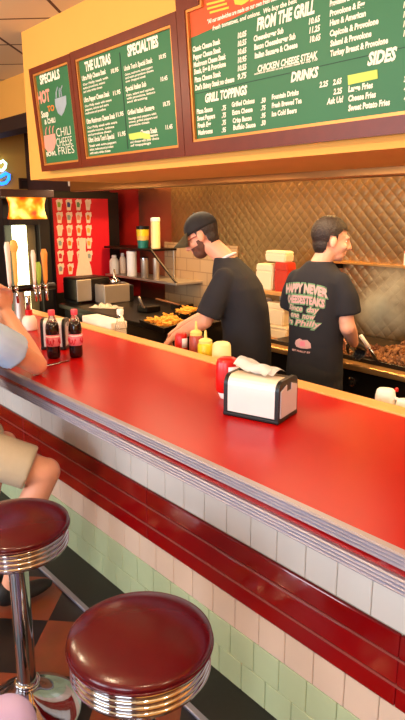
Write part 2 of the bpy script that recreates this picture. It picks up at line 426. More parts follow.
# ------------------------------------------------------------------ menu boards
TILT = .08
class Board:
    def __init__(s, name, label, x0, x1, z0, h):
        s.x0, s.z0, s.w, s.h = x0, z0, x1 - x0, h
        s.root = thing(name, label, 'menu board', (x0, YS - .01, z0), 0, 'wall menu boards')
        s.root.rotation_euler = (TILT, 0, 0)
        s.n = V((0, -math.cos(TILT), -math.sin(TILT))); s.up = V((0, -math.sin(TILT), math.cos(TILT)))
        s.org = V((x0, YS - .01, z0)) + s.n * .03
    def uv(s, px, py):
        r = ray(px, py); c = V((0, 0, H)); t = (s.org - c).dot(s.n) / r.dot(s.n); p = c + r * t - s.org
        return p.x, p.dot(s.up)
    def frame(s, fw, notch=None):
        def bars(bm, a, b, y0, y1, w=s.w, h=s.h, hb=None):
            return bm
        bm = B(); f = fw
        outer = [(0, 0), (s.w, 0), (s.w, s.h)] + ([(s.w - notch[0], s.h), (s.w - notch[0] - .03, s.h + notch[1]), (notch[0] + .03, s.h + notch[1]), (notch[0], s.h)] if notch else []) + [(0, s.h)]
        inner = [(f, f), (s.w - f, f), (s.w - f, s.h - f)] + ([(s.w - notch[0] - f, s.h - f), (s.w - notch[0] - f - .03, s.h + notch[1] - f), (notch[0] + f + .03, s.h + notch[1] - f), (notch[0] + f, s.h - f)] if notch else []) + [(f, s.h - f)]
        s.outer, s.inner = outer, inner
        def ring(bm, A, Bq, ya, yb):
            va = [[bm.verts.new((x, y, z)) for x, z in P] for P in (A, Bq) for y in (ya, yb)]
            n_ = len(A)
            for i in range(n_):
                j = (i + 1) % n_
                bm.faces.new((va[0][i], va[0][j], va[2][j], va[2][i])); bm.faces.new((va[1][i], va[1][j], va[3][j], va[3][i]))
                bm.faces.new((va[0][i], va[0][j], va[1][j], va[1][i])); bm.faces.new((va[2][i], va[2][j], va[3][j], va[3][i]))
        ring(bm, outer, inner, -.05, -.002)
        obj('frame', bm, 'frame_wood', s.root)
        bm = B(); i2 = []
        cx = s.w / 2; cz = s.h / 2
        g = .012
        i2 = [(x + (g if x < cx else -g), z + (g if z < cz else -g)) for x, z in inner]
        ring(bm, inner, i2, -.044, -.012); obj('gilt_slip', bm, 'gold_trim', s.root)
        bm = B(); vs = [bm.verts.new((x, -.03, z)) for x, z in inner]; vb = [bm.verts.new((x, -.004, z)) for x, z in inner]
        bm.faces.new(vs); bm.faces.new(vb[::-1]); k = len(inner)
        for i in range(k): j = (i + 1) % k; bm.faces.new((vs[i], vs[j], vb[j], vb[i]))
        obj('panel', bm, 'green_board', s.root)
    def text(s, lines, m='cream_print', name='lettering', shear=0, bold=.015, y=-.0315):
        """lines: (px0, py0, px1, cap height in px, words); baseline starts at px0, py0"""
        for px0, py0, px1, cap, wd in lines:
            u0, v0 = s.uv(px0, py0)
            u1 = s.uv(px1, py0)[0]; v1 = s.uv(px0, py0 - cap)[1]
            me = text_mesh(wd, shear, bold + .012)
            xs = [q.co.x for q in me.vertices]; sx = (u1 - u0) / (max(xs) - min(xs)); sz = (v1 - v0) / .72
            x0 = min(xs)
            for q in me.vertices: q.co = V((u0 + (q.co.x - x0) * sx, y, v0 + q.co.y * sz))
            obj(name, me, m, s.root)
    def poly(s, pts, m, name, y=-.0312):
        bm = B(); ps = [s.uv(*p) for p in pts]
        a = [bm.verts.new((x, y, z)) for x, z in ps]; c = [bm.verts.new((x, -.0295, z)) for x, z in ps]
        bm.faces.new(a); bm.faces.new(c[::-1]); k = len(a)
        for i in range(k): j = (i + 1) % k; bm.faces.new((a[i], a[j], c[j], c[i]))
        return obj(name, bm, m, s.root)
    def strokes(s, paths, m, name, r=.006):
        bm = B()
        for P in paths: tube(bm, [(s.uv(*p)[0], -.031, s.uv(*p)[1]) for p in P], r, 6)
        return obj(name, bm, m, s.root)
YBD = YS - .062
b1x, b2x, b3x = at_y(41.5, 171.8, YBD).x, at_y(82, 166.7, YBD).x, at_y(185, 154.5, YBD).x
z0 = at_y(120, 162.5, YBD).z
b1 = Board('menu_board', 'small green specials board with chalk drawings, leftmost of the three menu boards', b1x, b2x - .004, z0, .637)
b1.frame(.036)
b1.text([(40.5, 84.5, 61, 9, 'SPECIALS')], name='heading', bold=.03)
b1.text([(38.5, 104, 51, 12, 'HOT')], 'pink_print', name='heading', bold=.03)
b1.text([(42, 118, 49, 7, 'Soup')], 'cream_print'); b1.text([(48, 112, 55, 6, 'TO')], 'orange_print')
b1.text([(45, 124.5, 56, 5, '& CHILI')], 'cream_print')
b1.text([(57, 137, 71.5, 9, 'CHILI'), (57, 147, 73, 9, 'CHEESE'), (59, 155, 75, 8, 'FRIES')], 'cream_print', bold=-.022)
b1.text([(47, 156.5, 57, 4.5, 'BOWL')], 'cream_print', bold=.01)
b1.poly([(55, 99), (66, 95.5), (66.5, 104), (64, 112), (61.5, 116), (58, 113), (55.5, 106)], 'grey_print', 'chalk_cup')
b1.strokes([[(56.5, 98), (56.5, 92), (58, 87)], [(62, 96.5), (61, 90), (62.5, 85.5)], [(60, 97), (59.5, 91), (60, 88)]], 'grey_print', 'chalk_steam', .005)
b1.poly([(44, 136), (55, 133.5), (56, 142), (54, 150), (49, 153), (45, 148)], 'pink_print', 'chalk_bowl')
b1.strokes([[(46, 135), (46, 130), (47, 127)], [(50, 134), (49.5, 129), (50.5, 126)], [(53, 133.5), (53, 128), (54, 126)]], 'pink_print', 'chalk_steam', .004)

b2 = Board('menu_board', 'green two column board headed THE ULTRAS and SPECIALTIES, middle menu board', b2x, b3x - .004, z0, .64)
b2.frame(.045)
b2.text([(85.5, 71.5, 112, 9.5, 'THE ULTRAS'), (128, 56.5, 159.5, 11, 'SPECIALTIES')], name='heading', bold=.035)
b2.poly([(119.2, 52.5), (120, 52.3), (128.5, 149), (127.7, 149.2)], 'black_print', 'column_rule')
it = []; sm = []; pr = []
for i, (x, yb_, wd, wpx, ds) in enumerate([
        (82.5, 81, 'Ultra Philly Cheese Steak', 24.5, ('Our Philly steak with', 'extra provolone, onions', 'and extra white cheese')),
        (84.5, 102.5, 'Ultra Pepper Cheese Steak', 26, ('Our Philly steak with sweet', 'peppers, onions and extra', 'mushrooms and provolone')),
        (87, 124, 'Ultra Mushroom Cheese Steak', 29, ('Our Philly steak with extra', 'mushrooms, onions', 'and provolone cheese')),
        (89, 142.5, 'Ultra Uncle Tom\'s Special', 26, ('Steak with extra peppers', 'onions, mushrooms and provolone', 'with extra white cheese'))]):
    it.append((x, yb_, x + wpx, 5, wd))
    for k, dl in enumerate(ds): sm.append((x + .8 + k * .3, yb_ + 5 + k * 3.6 - .3 * (i == 3), x + wpx + (2, -1, -4)[k], 2.4, dl))
for x, y, t in [(111.5, 73.5, '10.95'), (113.5, 95.5, '11.95'), (116.5, 117, '11.95'), (118.5, 136.5, '11.95')]: pr.append((x, y, x + 7.5, 4.5, t))
for i, (x, yb_, wd, wpx, ds) in enumerate([
        (124.5, 71, 'Uncle Tom\'s Special Steak', 29, ('Onions, mushrooms, sweet peppers', 'and extra provolone cheese', 'over chopped steak')),
        (126, 91.5, 'Special Italian Sub', 21, ('Ham, salami and capicola', 'with provolone, lettuce', 'and dressing')),
        (128, 115, 'Grilled Italian Sausage', 27, ('Sausage and peppers with', 'onions, grilled peppers and', 'provolone cheese')),
        (141, 135, 'Cheese Steak', 17, ('mushrooms, onions, peppers', 'and cheese with your choice', 'of toppings'))]):
    it.append((x, yb_, x + wpx, 5, wd))
    for k, dl in enumerate(ds): sm.append((min(x, 129.5) + .8 + k * .3, yb_ + 5 + k * 3.4, min(x, 129.5) + (29, 30, 22)[k], 2.4, dl))
for x, y, t in [(159.5, 59.5, '10.95'), (161, 81.5, '10.45'), (163.5, 106.5, '10.75'), (166, 129.5, '11.45')]: pr.append((x, y, x + 7, 4.5, t))
b2.text(it, name='dish_names', bold=.02); b2.text(sm, name='small_print', bold=.01); b2.text(pr, name='prices', bold=.02)
b2.poly([(129, 134), (140, 132), (150, 134), (151, 139), (146, 139), (141, 138), (133, 140), (130, 139)], 'lime_paper', 'taped_note', -.0325)

b3 = Board('menu_board', 'large green board with orange top headed FROM THE GRILL, widest menu board', b3x, -.15, z0, .69)
b3.frame(.06, (.1, .26))
def pb(pts, m, nme, y=-.0312): return b3.poly(pts, m, nme, y)
u_l = .062; 
# orange heading field with a wavy lower edge
ps = []
x0u, y0v = b3.uv(191, 41); 
bm = B(); wave = []
for i in range(41):
    t = i / 40; u_ = .074 + t * (b3.w - .15)
    px_v = y0v - .0 + .055 * math.sin(t * PI * 2.2 - .4) * (.35 + t) + .02
    wave.append((u_, px_v))
top = [(x, z) for x, z in b3.inner if z > .5]
A = wave + [(b3.w - .076, .63), (b3.w - .25, .63), (b3.w - .28, .88), (.28, .88), (.2, .66), (.074, .63)]
va = [bm.verts.new((x, -.0309, z)) for x, z in A]; vb = [bm.verts.new((x, -.0295, z)) for x, z in A]
bm.faces.new(va); bm.faces.new(vb[::-1])
for i in range(len(A)): j = (i + 1) % len(A); bm.faces.new((va[i], va[j], vb[j], vb[i]))
obj('heading_field', bm, 'orange_board', b3.root)
for k, (xa, ya, xb, yb2) in enumerate([(207, 3.5, 225, -1), (207.5, 8, 227, 2.5), (210, 11.8, 229, 6.5)]):
    pb([(xa, ya), (xb, yb2), (xb + .2, yb2 + 2), (xa + .2, ya + 2)], 'yellow_print', 'stripe', -.0325)
b3.text([(234, 6.5, 300, 20, 'GRILL')], 'yellow_print', name='heading', shear=.2, bold=.03, y=-.0325)
b3.text([(208, 24, 296, 4.5, '"All our sandwiches are made on our own fresh baked rolls with'), (213, 30.5, 300, 4.5, 'fresh tomatoes, and onions.  We buy the best"')], name='small_print', shear=.2, bold=.015, y=-.0325)
b3.text([(257, 30.5, 315, 12, 'FROM THE GRILL'), (205.5, 102.5, 248, 8.5, 'GRILL TOPPINGS'), (291, 82, 319, 9.5, 'DRINKS'), (367.5, 65.5, 397, 12.5, 'SIDES')], name='heading', shear=.25, bold=.035)
b3.text([(258, 72, 318, 6.5, 'CHICKEN CHEESE STEAK')], name='heading', shear=.25, bold=.02)
b3.text([(254.5, 75, 318, 2, 'substitute chicken on any cheese steak for only 1.00')], name='small_print', shear=.2)
L1 = ['Classic Cheese Steak', 'Pepper Cheese Steak', 'Mushroom Cheese Steak', 'Steak, Egg & Provolone', 'Pizza Cheese Steak', "Dad's Skinny Steak no cheese"]
rows = [(193, 52, 221), (193.5, 60, 221.5), (194, 67.5, 226.5), (194.3, 74.5, 226.5), (195, 82.5, 221.5), (195.5, 90.5, 235)]
b3.text([(a, y, c, 5.2, w) for (a, y, c), w in zip(rows, L1)], name='dish_names', shear=.1, bold=.03)
b3.text([(238, 38.5 + 8.2 * i, 247, 5.5, t) for i, t in enumerate(['10.05', '10.55', '10.65', '10.95', '10.55', '9.75'])], name='prices', shear=.2, bold=.03)
b3.text([(254, 41.5, 284, 5.4, 'Cheeseburger Sub'), (254.5, 50, 296, 5.6, 'Bacon Cheeseburger Sub'), (255, 58.5, 298, 5.6, 'Italian Sausage & Cheese')], name='dish_names', shear=.1, bold=.03)
b3.text([(309, 24.5, 320.5, 6, '10.65'), (309.5, 33.5, 320.5, 6, '11.25'), (310, 42.5, 321, 6, '10.65')], name='prices', shear=.2, bold=.03)
b3.text([(330, 6.5, 356, 5.8, 'Provolone & Oil'), (330, 16.5, 365, 6, 'Provolone & Egg'), (330, 26, 366, 6, 'Ham & American'), (330, 36.5, 378.5, 6, 'Capicola & Provolone'), (330.5, 46.5, 371.5, 6, 'Salami & Provolone'), (330.5, 56.5, 388, 6, 'Turkey Breast & Provolone')], name='dish_names', shear=.1, bold=.03)
b3.text([(403.5, 8 + 9.5 * i, 414, 6, '10.25') for i in range(4)], name='prices', shear=.2, bold=.03)
b3.text([(197, 114, 213, 4.8, 'Pizza Sauce'), (197.5, 121, 215.5, 4.8, 'Sweet Peppers'), (198, 128, 211.5, 4.8, 'Fresh Egg'), (198.5, 135, 213, 4.8, 'Mushrooms')], name='dish_names', shear=.1, bold=.03)
b3.text([(222, 110.5 + 7.3 * i, 226.5, 4.8, t) for i, t in enumerate(['.75', '.75', '.75', '.95'])], name='prices', shear=.2, bold=.03)
b3.text([(232, 107, 255, 4.8, 'Grilled Onions'), (232.5, 115, 253, 4.8, 'Extra Cheese'), (233, 123, 252, 4.8, 'Crisp Bacon'), (233.5, 130, 256, 4.8, 'Buffalo Sauce')], name='dish_names', shear=.1, bold=.03)
b3.text([(261, 103 + 7.5 * i, 266, 4.8, t) for i, t in enumerate(['.50', '.75', '.95', '.50'])], name='prices', shear=.2, bold=.03)
b3.text([(272, 99.5, 299, 5, 'Fountain Drinks'), (272, 108, 302, 5, 'Fresh Brewed Tea'), (272, 116.5, 297, 5, 'Ice Cold Beers')], name='dish_names', shear=.1, bold=.03)
b3.text([(319.5, 87.5, 328.5, 5.5, '2.25'), (333, 85, 342, 5.5, '2.65'), (333.5, 94.5, 342.5, 5.5, '2.25'), (327, 104.5, 343.5, 6, 'Ask Us!')], name='prices', shear=.2, bold=.03)
b3.text([(348.5, 92, 373, 6, 'Large Fries'), (348.5, 101.5, 376, 6, 'Cheese Fries'), (348.5, 111, 390, 6, 'Sweet Potato Fries')], name='dish_names', shear=.1, bold=.03)
b3.text([(404, 82 + 9.5 * i, 413, 5.5, t) for i, t in enumerate(['3.25', '4.25', '4.25'])], name='prices', shear=.2, bold=.03)
pb([(348, 75.5), (377.5, 69.5), (378, 78.5), (348.5, 85)], 'lime_paper', 'taped_note', -.0325)
u2, v2 = b3.uv(330, 64)
bm = B(); box(bm, .075, b3.w - .076, -.0311, -.0295, v2 - .0015, v2 + .0015); obj('panel_seam', bm, 'black_print', b3.root)

# ------------------------------------------------------------------ bar stools
def stool(label, x, y):
    t = thing('bar_stool', label, 'stool', (x, y, 0), 0, 'bar stools along the counter')
    prof = [(.02, .66), (.165, .662)]
    for i in range(4):
        z = .668 + i * .0165
        prof += [(.166, z), (.171, z + .002), (.173, z + .007), (.171, z + .012), (.166, z + .0145)]
    prof += [(.164, .735), (.02, .735)]
    bm = B(); lathe(bm, prof, seg=64); o = obj('seat_ring', bm, 'chrome', t, True); smooth_by_angle(o, 60)
    bm = B(); lathe(bm, [(.165, .733), (.1735, .7345), (.177, .742), (.176, .751), (.168, .757), (.15, .7645), (.12, .771), (.08, .7755), (.04, .778), (0, .779)], seg=64); o = obj('seat_cushion', bm, 'vinyl', t, True)
    bm = B(); lathe(bm, [(.174, .7325), (.178, .734), (.1795, .737), (.178, .74), (.174, .7415)], seg=64); obj('seat_welt', bm, 'vinyl', o, True)
    bm = B(); lathe(bm, [(.033, .1), (.033, .63), (.05, .64), (.09, .655), (.12, .662)], seg=32); smooth_by_angle(obj('pole', bm, 'chrome', t, True))
    bm = B(); lathe(bm, [(.185, .001), (.187, .008), (.18, .016), (.15, .024), (.11, .04), (.075, .066), (.052, .095), (.043, .12), (.041, .13)], seg=48); o = obj('base', bm, 'chrome', t, True)
    bm = B(); lathe(bm, [(.034, .126), (.043, .127), (.046, .133), (.043, .139), (.034, .14)], seg=32); obj('collar', bm, 'chrome', o, True)
    return t
stool('red vinyl bar stool nearest the bottom edge, its pole hidden', -1.073, .7195)
stool('red vinyl bar stool with its chrome pole and base in view', -1.80, .722)
CX = -2.62
stool('red vinyl bar stool under the seated customer in shorts', CX, .72)

# ------------------------------------------------------------------ napkin dispensers
def dispenser(label, loc, rz, w=.219, d=.157, h=.152, napkins=True):
    t = thing('napkin_dispenser', label, 'napkin dispenser', loc, rz, 'napkin dispensers on the counter')
    # local: x along width, y depth (front at y=0)
    def prof(o, top=0): # rounded front/back top
        pts = []
        r = .035
        for i in range(7): a = PI - i * PI / 12; pts.append((r + o + math.cos(a) * r, h - r - top + math.sin(a) * r))
        for i in range(7): a = PI / 2 - i * PI / 12; pts.append((d - r - o + math.cos(a) * r, h - r - top + math.sin(a) * r))
        return [(o, .012)] + pts + [(d - o, .012)]
    def ext(bm, P, xa, xb):
        a = [bm.verts.new((xa, y, z)) for y, z in P]; c = [bm.verts.new((xb, y, z)) for y, z in P]
        k = len(P)
        for i in range(k): j = (i + 1) % k; bm.faces.new((a[i], a[j], c[j], c[i]))
        bm.faces.new(a[::-1]); bm.faces.new(c); return bm
    bm = ext(B(), prof(.006, .004), .01, w - .01); smooth_by_angle(obj('body', bm, 'black_plastic', t))
    bm = B(); box(bm, -.002, w + .002, -.003, d + .003, 0, .014, .004); obj('base', bm, 'black_plastic', t)
    for xa in (0, w - .014):
        bm = ext(B(), prof(0), xa, xa + .014); bmesh.ops.bevel(bm, geom=[e for e in bm.edges if len(e.link_faces) == 2 and e.calc_face_angle(0) > 1], offset=.003, segments=2, affect='EDGES'); smooth_by_angle(obj('end_frame', bm, 'black_plastic', t))
    # front plate bending over to the top
    r = .035
    F1 = [(.001, .018), (.001, .08)] + [(r + .001 - math.cos(i * PI / 16) * r, h - r + .0 + math.sin(i * PI / 16) * r) for i in range(0, 5)]
    F2 = [(r + .001 - math.cos(i * PI / 16) * r, h - r + math.sin(i * PI / 16) * r) for i in range(4, 9)] + [(d * .5, h)]
    def sheet(bm, P, xa, xb, th=.003):
        a = [bm.verts.new((xa, y, z)) for y, z in P]; c = [bm.verts.new((xb, y, z)) for y, z in P]
        a2 = [bm.verts.new((xa, y + th, z - th * .5)) for y, z in P]; c2 = [bm.verts.new((xb, y + th, z - th * .5)) for y, z in P]
        for i in range(len(P) - 1):
            bm.faces.new((a[i], a[i + 1], c[i + 1], c[i])); bm.faces.new((a2[i], c2[i], c2[i + 1], a2[i + 1]))
            bm.faces.new((a[i], a2[i], a2[i + 1], a[i + 1])); bm.faces.new((c[i], c[i + 1], c2[i + 1], c2[i]))
        bm.faces.new((a[0], c[0], c2[0], a2[0])); bm.faces.new((a[-1], a2[-1], c2[-1], c[-1])); return bm
    smooth_by_angle(obj('front_plate', sheet(B(), F1, .016, w - .016), 'dispenser_grey', t))
    smooth_by_angle(obj('top_plate', sheet(B(), F2, .016, w - .016), 'dispenser_cream', t))
    for xa, xb in ((-.003, .001), (w - .001, w + .003)):
        P = [(.012, .02), (d - .012, .02), (d - .012, h - .035), (d * .62, h - .02), (d * .62, h - .045), (d * .38, h - .045), (d * .38, h - .02), (.012, h - .035)]
        obj('side_plate', ext(B(), P, xa, xb), 'side_grey', t)
    if napkins:
        for k in range(2):
            bm = B(); nx, ny = 12, 8; vs = []
            for i in range(nx):
                row = []
                for j in range(ny):
                    u_, v_ = i / (nx - 1), j / (ny - 1)
                    x = .012 + u_ * (.165 - .02 * k) + .012 * v_; y = d * .42 + v_ * .085 - k * .02 - .03 * u_
                    z = h + .005 + .024 * math.sin(v_ * PI) * (1 - .3 * u_) + .006 * math.sin(u_ * 9 + k) + .013 * (1 - u_) + k * .007
                    row.append(bm.verts.new((x, y, z)))
                vs.append(row)
            for i in range(nx - 1):
                for j in range(ny - 1): bm.faces.new((vs[i][j], vs[i + 1][j], vs[i + 1][j + 1], vs[i][j + 1]))
            bmesh.ops.solidify(bm, geom=bm.faces[:], thickness=.0015)
            obj('napkin', bm, 'napkin', t, True)
    return t
fl, fr = at_z(223.5, 414.5, CT), at_z(278, 425.5, CT)
dv = fr - fl
dispenser('black framed napkin dispenser with white napkins on the open red counter', (fl.x, fl.y, CT + .0005), math.atan2(dv.y, dv.x), dv.length)
p = at_z(41.5, 350, CT)
dispenser('napkin dispenser half hidden behind the left soda bottle', (p.x, p.y, CT + .0005), math.radians(47), .13, .11, .165, napkins=False)

# ------------------------------------------------------------------ bottles on the counter
def soda(label, x, y):
    t = thing('soda_bottle', label, 'soda bottle', (x, y, CT + .0005), random.random(), 'cola bottles on the counter')
    bm = B(); lathe(bm, [(.022, 0), (.031, .004), (.034, .014), (.0345, .05), (.032, .075), (.032, .118), (.0345, .132), (.0345, .15), (.031, .172), (.025, .188)], seg=32); o = obj('cola', bm, 'cola', t, True)
    bm = B(); lathe(bm, [(.0252, .186), (.02, .2), (.0145, .212), (.0135, .22), (.0135, .228)], seg=32); obj('neck', bm, 'clear_plastic', t, True)
    bm = B(); lathe(bm, [(.0162, .218), (.0172, .22), (.0172, .242), (.015, .246), (0, .2465)], seg=28); smooth_by_angle(obj('cap', bm, 'cap_pink', t))
    bm = B(); lathe(bm, [(.033, .064), (.0352, .065), (.0352, .122), (.033, .123)], seg=36); lb = obj('label', bm, 'label_pink', t, True)
    bm = B(); lathe(bm, [(.0345, .111), (.0357, .1115), (.0357, .1175), (.0345, .118)], seg=36); obj('label_band', bm, 'label_white', lb, True)
    for rep in range(3):       # looping script wound round the label
        bm = B(); pts = []
        a0 = rep * 2 * PI / 3
        for i in range(50):
            s_ = i / 49; a = a0 + s_ * 1.5; z = .088 + .013 * math.sin(s_ * 22) + .004 * math.sin(s_ * 7)
            pts.append((.0356 * math.cos(a + .05 * math.cos(s_ * 22)), .0356 * math.sin(a + .05 * math.cos(s_ * 22)), z))
        tube(bm, pts, .0026, 6); obj('script', bm, 'label_red', lb, True)
    return t
p = at_z(54, 358, CT); soda('pink labelled cola bottle standing in front of a napkin dispenser', p.x, p.y)
p = at_z(76.3, 357, CT); soda('pink labelled cola bottle standing clear on the red counter', p.x, p.y)
# table knife by the elbow
pa, pb_ = at_z(46, 366, CT), at_z(69, 361.5, CT)
t = thing('table_knife', 'silver table knife lying by the customer elbow', 'knife', (pa.x, pa.y, CT), math.atan2(pb_.y - pa.y, pb_.x - pa.x))
ln = (pb_ - pa).length
bm = B(); box(bm, 0, ln * .55, -.009, .009, .0012, .004, .001); obj('blade', bm, 'chrome', t)
bm = B(); box(bm, ln * .55, ln, -.006, .006, .0012, .008, .003); obj('handle', bm, 'chrome', t)

def squeeze(label, x, y, z, r, h, body, cap, kind='dome', group='squeeze bottles behind the counter edge', lab=None, oval=.72, rz=None):
    t = thing('sauce_bottle', label, 'sauce bottle', (x, y, z), math.radians(49) if rz is None else rz, group)
    def squash(o):
        for v in o.data.vertices: v.co.y *= oval
        return o
    bm = B()
    if kind == 'inverted':       # wide flat cap below, rounded shoulders above
        lathe(bm, [(r * .9, h * .16), (r * .98, h * .2), (r, h * .5), (r * .96, h * .86), (r * .86, h * .95), (r * .6, h * .99), (0, h)], seg=36)
        squash(obj('body', bm, body, t, True))
        bm = B(); lathe(bm, [(r * .55, 0), (r * .6, .003), (r * .8, h * .14), (r * .8, h * .165), (0, h * .17)], seg=32); squash(smooth_by_angle(obj('cap', bm, cap, t)))
    else:
        lathe(bm, [(r * .9, 0), (r, .006), (r, h * .62), (r * .92, h * .66), (r * .8, h * .68)], seg=36); squash(obj('body', bm, body, t, True))
        bm = B(); lathe(bm, [(r * .86, h * .66), (r * .88, h * .74), (r * .6, h * .78), (r * .22, h * .8), (r * .14, h * .98), (r * .08, h), (0, h)], seg=28); squash(smooth_by_angle(obj('nozzle_cap', bm, cap, t)))
    if lab:
        bm = B(); rr = r * 1.012; seg = 14; a0, a1 = lab[1]; z0_, z1_ = h * lab[2][0], h * lab[2][1]; vs = []
        for i in range(seg + 1):
            a = a0 + (a1 - a0) * i / seg; vs.append([bm.verts.new((q * math.cos(a), q * math.sin(a) * oval, zz)) for zz in (z0_, z1_) for q in (rr, rr * .985)])
        for i in range(seg):
            A, C = vs[i], vs[i + 1]
            bm.faces.new((A[0], C[0], C[2], A[2])); bm.faces.new((A[1], A[3], C[3], C[1])); bm.faces.new((A[2], C[2], C[3], A[3])); bm.faces.new((A[0], A[1], C[1], C[0]))
        bm.faces.new((vs[0][0], vs[0][2], vs[0][3], vs[0][1])); bm.faces.new((vs[-1][0], vs[-1][1], vs[-1][3], vs[-1][2]))
        obj('label', bm, lab[0], t, True)
    return t
# ketchup on the counter beside the dispenser
p = at_z(227, 398, CT)
squeeze('red ketchup bottle on the counter top behind the napkin dispenser', p.x, p.y, CT + .0005, .046, .168, 'ketchup_red', 'white_plastic', 'inverted', None, ('label_white', (-1.5, -.3), (.45, .8)), .75)
PZ = .9305
def on_shelf(px, ptop, Y): q = at_y(px, ptop, Y); return q.x, q.z - PZ
x, h = on_shelf(181, 332.5, 2.09); squeeze('red ketchup bottle behind the wooden edge, left of the sauce bottles', x, 2.09, PZ, .036, h, 'ketchup_red', 'white_plastic', 'inverted', lab=('label_white', (-1.4, -.2), (.5, .82)), oval=.8)
x, h = on_shelf(196, 321, 2.12); squeeze('pinkish sauce bottle with pointed nozzle between ketchup and yellow mustard', x, 2.12, PZ, .038, h, 'sauce_pink', 'squeeze_clear', oval=1)
x, h = on_shelf(205.5, 330, 2.075); squeeze('yellow mustard bottle with pointed nozzle behind the wooden edge', x, 2.075, PZ, .042, h, 'mustard', 'squeeze_clear', oval=1)
x, h = on_shelf(221, 341.5, 2.085); squeeze('cream mayonnaise bottle with rounded shoulders behind the wooden edge', x, 2.09, PZ, .05, h, 'mayo', 'white_plastic', 'inverted', oval=.7)
# empty clear bottle with white cap
x, h = on_shelf(120, 309, 2.07)
t = thing('glass_bottle', 'empty clear bottle with white cap behind the wooden edge', 'bottle', (x, 2.07, PZ))
bm = B(); lathe(bm, [(.026, 0), (.036, .004), (.038, .03), (.038, .09), (.035, .12), (.026, .15), (.0185, .18), (.0175, h - .03)], seg=28); obj('body', bm, 'glass', t, True)
bm = B(); lathe(bm, [(.0205, h - .035), (.0215, h - .03), (.0215, h - .006), (.019, h), (0, h)], seg=24); smooth_by_angle(obj('cap', bm, 'cap_white', t))
# white paper wrap bundles
def wrap(label, pa, pb, Y, hh, dd):
    a, c = at_y(*pa, Y), at_y(*pb, Y)
    t = thing('paper_stack', label, 'paper stack', (min(a.x, c.x), Y, PZ), 0)
    ln = abs(c.x - a.x)
    top = max(a.z, c.z) - PZ
    for k in range(3):
        bm = B(); z0_, z1_ = top * k / 3, top * (k + 1) / 3 - .002; e_ = random.uniform(-.008, .008)
        box(bm, e_, ln + e_, 0, dd, z0_, z1_, .004); 
        for v in bm.verts: v.co.z += (.004 * math.sin(v.co.x * 30 + k) if v.co.z > z0_ + .01 else 0)
        obj('sheet_bundle', bm, 'paper', t)
    return t
wrap('long stack of white sandwich paper lying behind the soda bottles', (82, 318), (111, 323), 2.03, .1, .12)
wrap('short white paper stack behind the edge beside the ketchup', (138, 343), (164, 349), 2.02, .1, .05)
# white jugs at right
def jug(label, px, ptop, Y, r, knob):
    q = at_y(px, ptop, Y); h = q.z - PZ
    t = thing('plastic_jug', label, 'jug', (q.x, Y, PZ), .5, 'white jugs behind the counter edge')
    bm = B(); loft(bm, [((0, 0, 0), r * .9, r * .8), ((0, 0, .008), r, r * .9), ((0, 0, h * .75), r * .96, r * .86), ((0, 0, h * .93), r * .86, r * .76), ((0, 0, h * .985), r * .7, r * .6), ((0, 0, h), r * .4, r * .3)], 28, 2.8); obj('body', bm, 'white_plastic', t, True)
    bm = B(); tube(bm, [(r * .8, -.02, h * .75), (r * 1.3, -.02, h * .7), (r * 1.35, -.02, h * .4), (r * .9, -.02, h * .3)], .008, 8); obj('handle', bm, 'white_plastic', t, True)
    if knob:
        bm = B(); lathe(bm, [(.008, 0), (.008, .012), (.005, .016), (0, .017)], (r * .95, .03, h * .86), 12); obj('spout_cap', bm, 'ketchup_red', t, True)
jug('white plastic jug with a small red cap behind the wooden edge', 386, 388.5, 2.12, .042, True)
jug('white plastic jug cut by the right edge of the picture', 406, 399.5, 2.1, .04, False)

# ------------------------------------------------------------------ beer taps, cooler, drinks fridge
tx = -3.9
tw = thing('beer_tower', 'steel beer tap tower with coloured tap handles by the counter end', 'beer taps', (tx, 1.72, CT + .0005))
bm = B(); lathe(bm, [(.075, 0), (.075, .01), (.04, .02), (.036, .1), (.036, .2)], seg=24); smooth_by_angle(obj('column', bm, 'steel', tw))
bm = B(); tube(bm, [(0, -.26, .22), (0, .26, .22)], .024, 20); smooth_by_angle(obj('crossbar', bm, 'dark_steel', tw))
for px, ptop, hm, wd in [(6.5, 242, 'handle_white', .02), (13, 241, 'handle_yellow', .022), (32.5, 250, 'handle_white', .016), (37.5, 262, 'handle_green', .022), (43.5, 249, 'handle_orange', .024)]:
    q = at_x(px, ptop, tx + .09); y = q.y - 1.72; top = q.z - CT
    bm = B(); tube(bm, [(.03, y, .22), (.085, y, .225), (.1, y, .2), (.1, y, .14)], [.012, .012, .011, .008], 12); ball(bm, (.09, y, .235), .016, 10)
    f = obj('faucet', bm, 'chrome', tw, True)
    bm = B(); loft(bm, [((.09, y, .25), .008, .008), ((.092, y, .28), .012, wd * .6), ((.092, y, top - .09), .012, wd * .8), ((.092, y, top - .03), .013, wd), ((.092, y, top), .008, wd * .6)], 16, 2.4); obj('tap_handle', bm, hm, f, True)
    if hm == 'handle_yellow':
        bm = B(); ball(bm, (.096, y, top - .035), (.014, .03, .045), 16); obj('badge', bm, 'handle_yellow', f, True)
# syrup dispenser with steel pump and red collar
p = at_z(30, 330, CT)
t = thing('syrup_pump', 'beige syrup bottle with red collar and steel pump behind the arm', 'syrup pump', (p.x, p.y, CT + .0005))
bm = B(); lathe(bm, [(.04, 0), (.045, .006), (.046, .06), (.035, .085), (.02, .095)], seg=24); obj('body', bm, 'handle_white', t, True)
bm = B(); lathe(bm, [(.018, .092), (.022, .094), (.022, .125), (.015, .13)], seg=20); smooth_by_angle(obj('collar', bm, 'ketchup_red', t))
bm = B(); lathe(bm, [(.015, .128), (.016, .13), (.017, .215), (.014, .22), (0, .22)], seg=20); smooth_by_angle(obj('pump', bm, 'chrome', t))
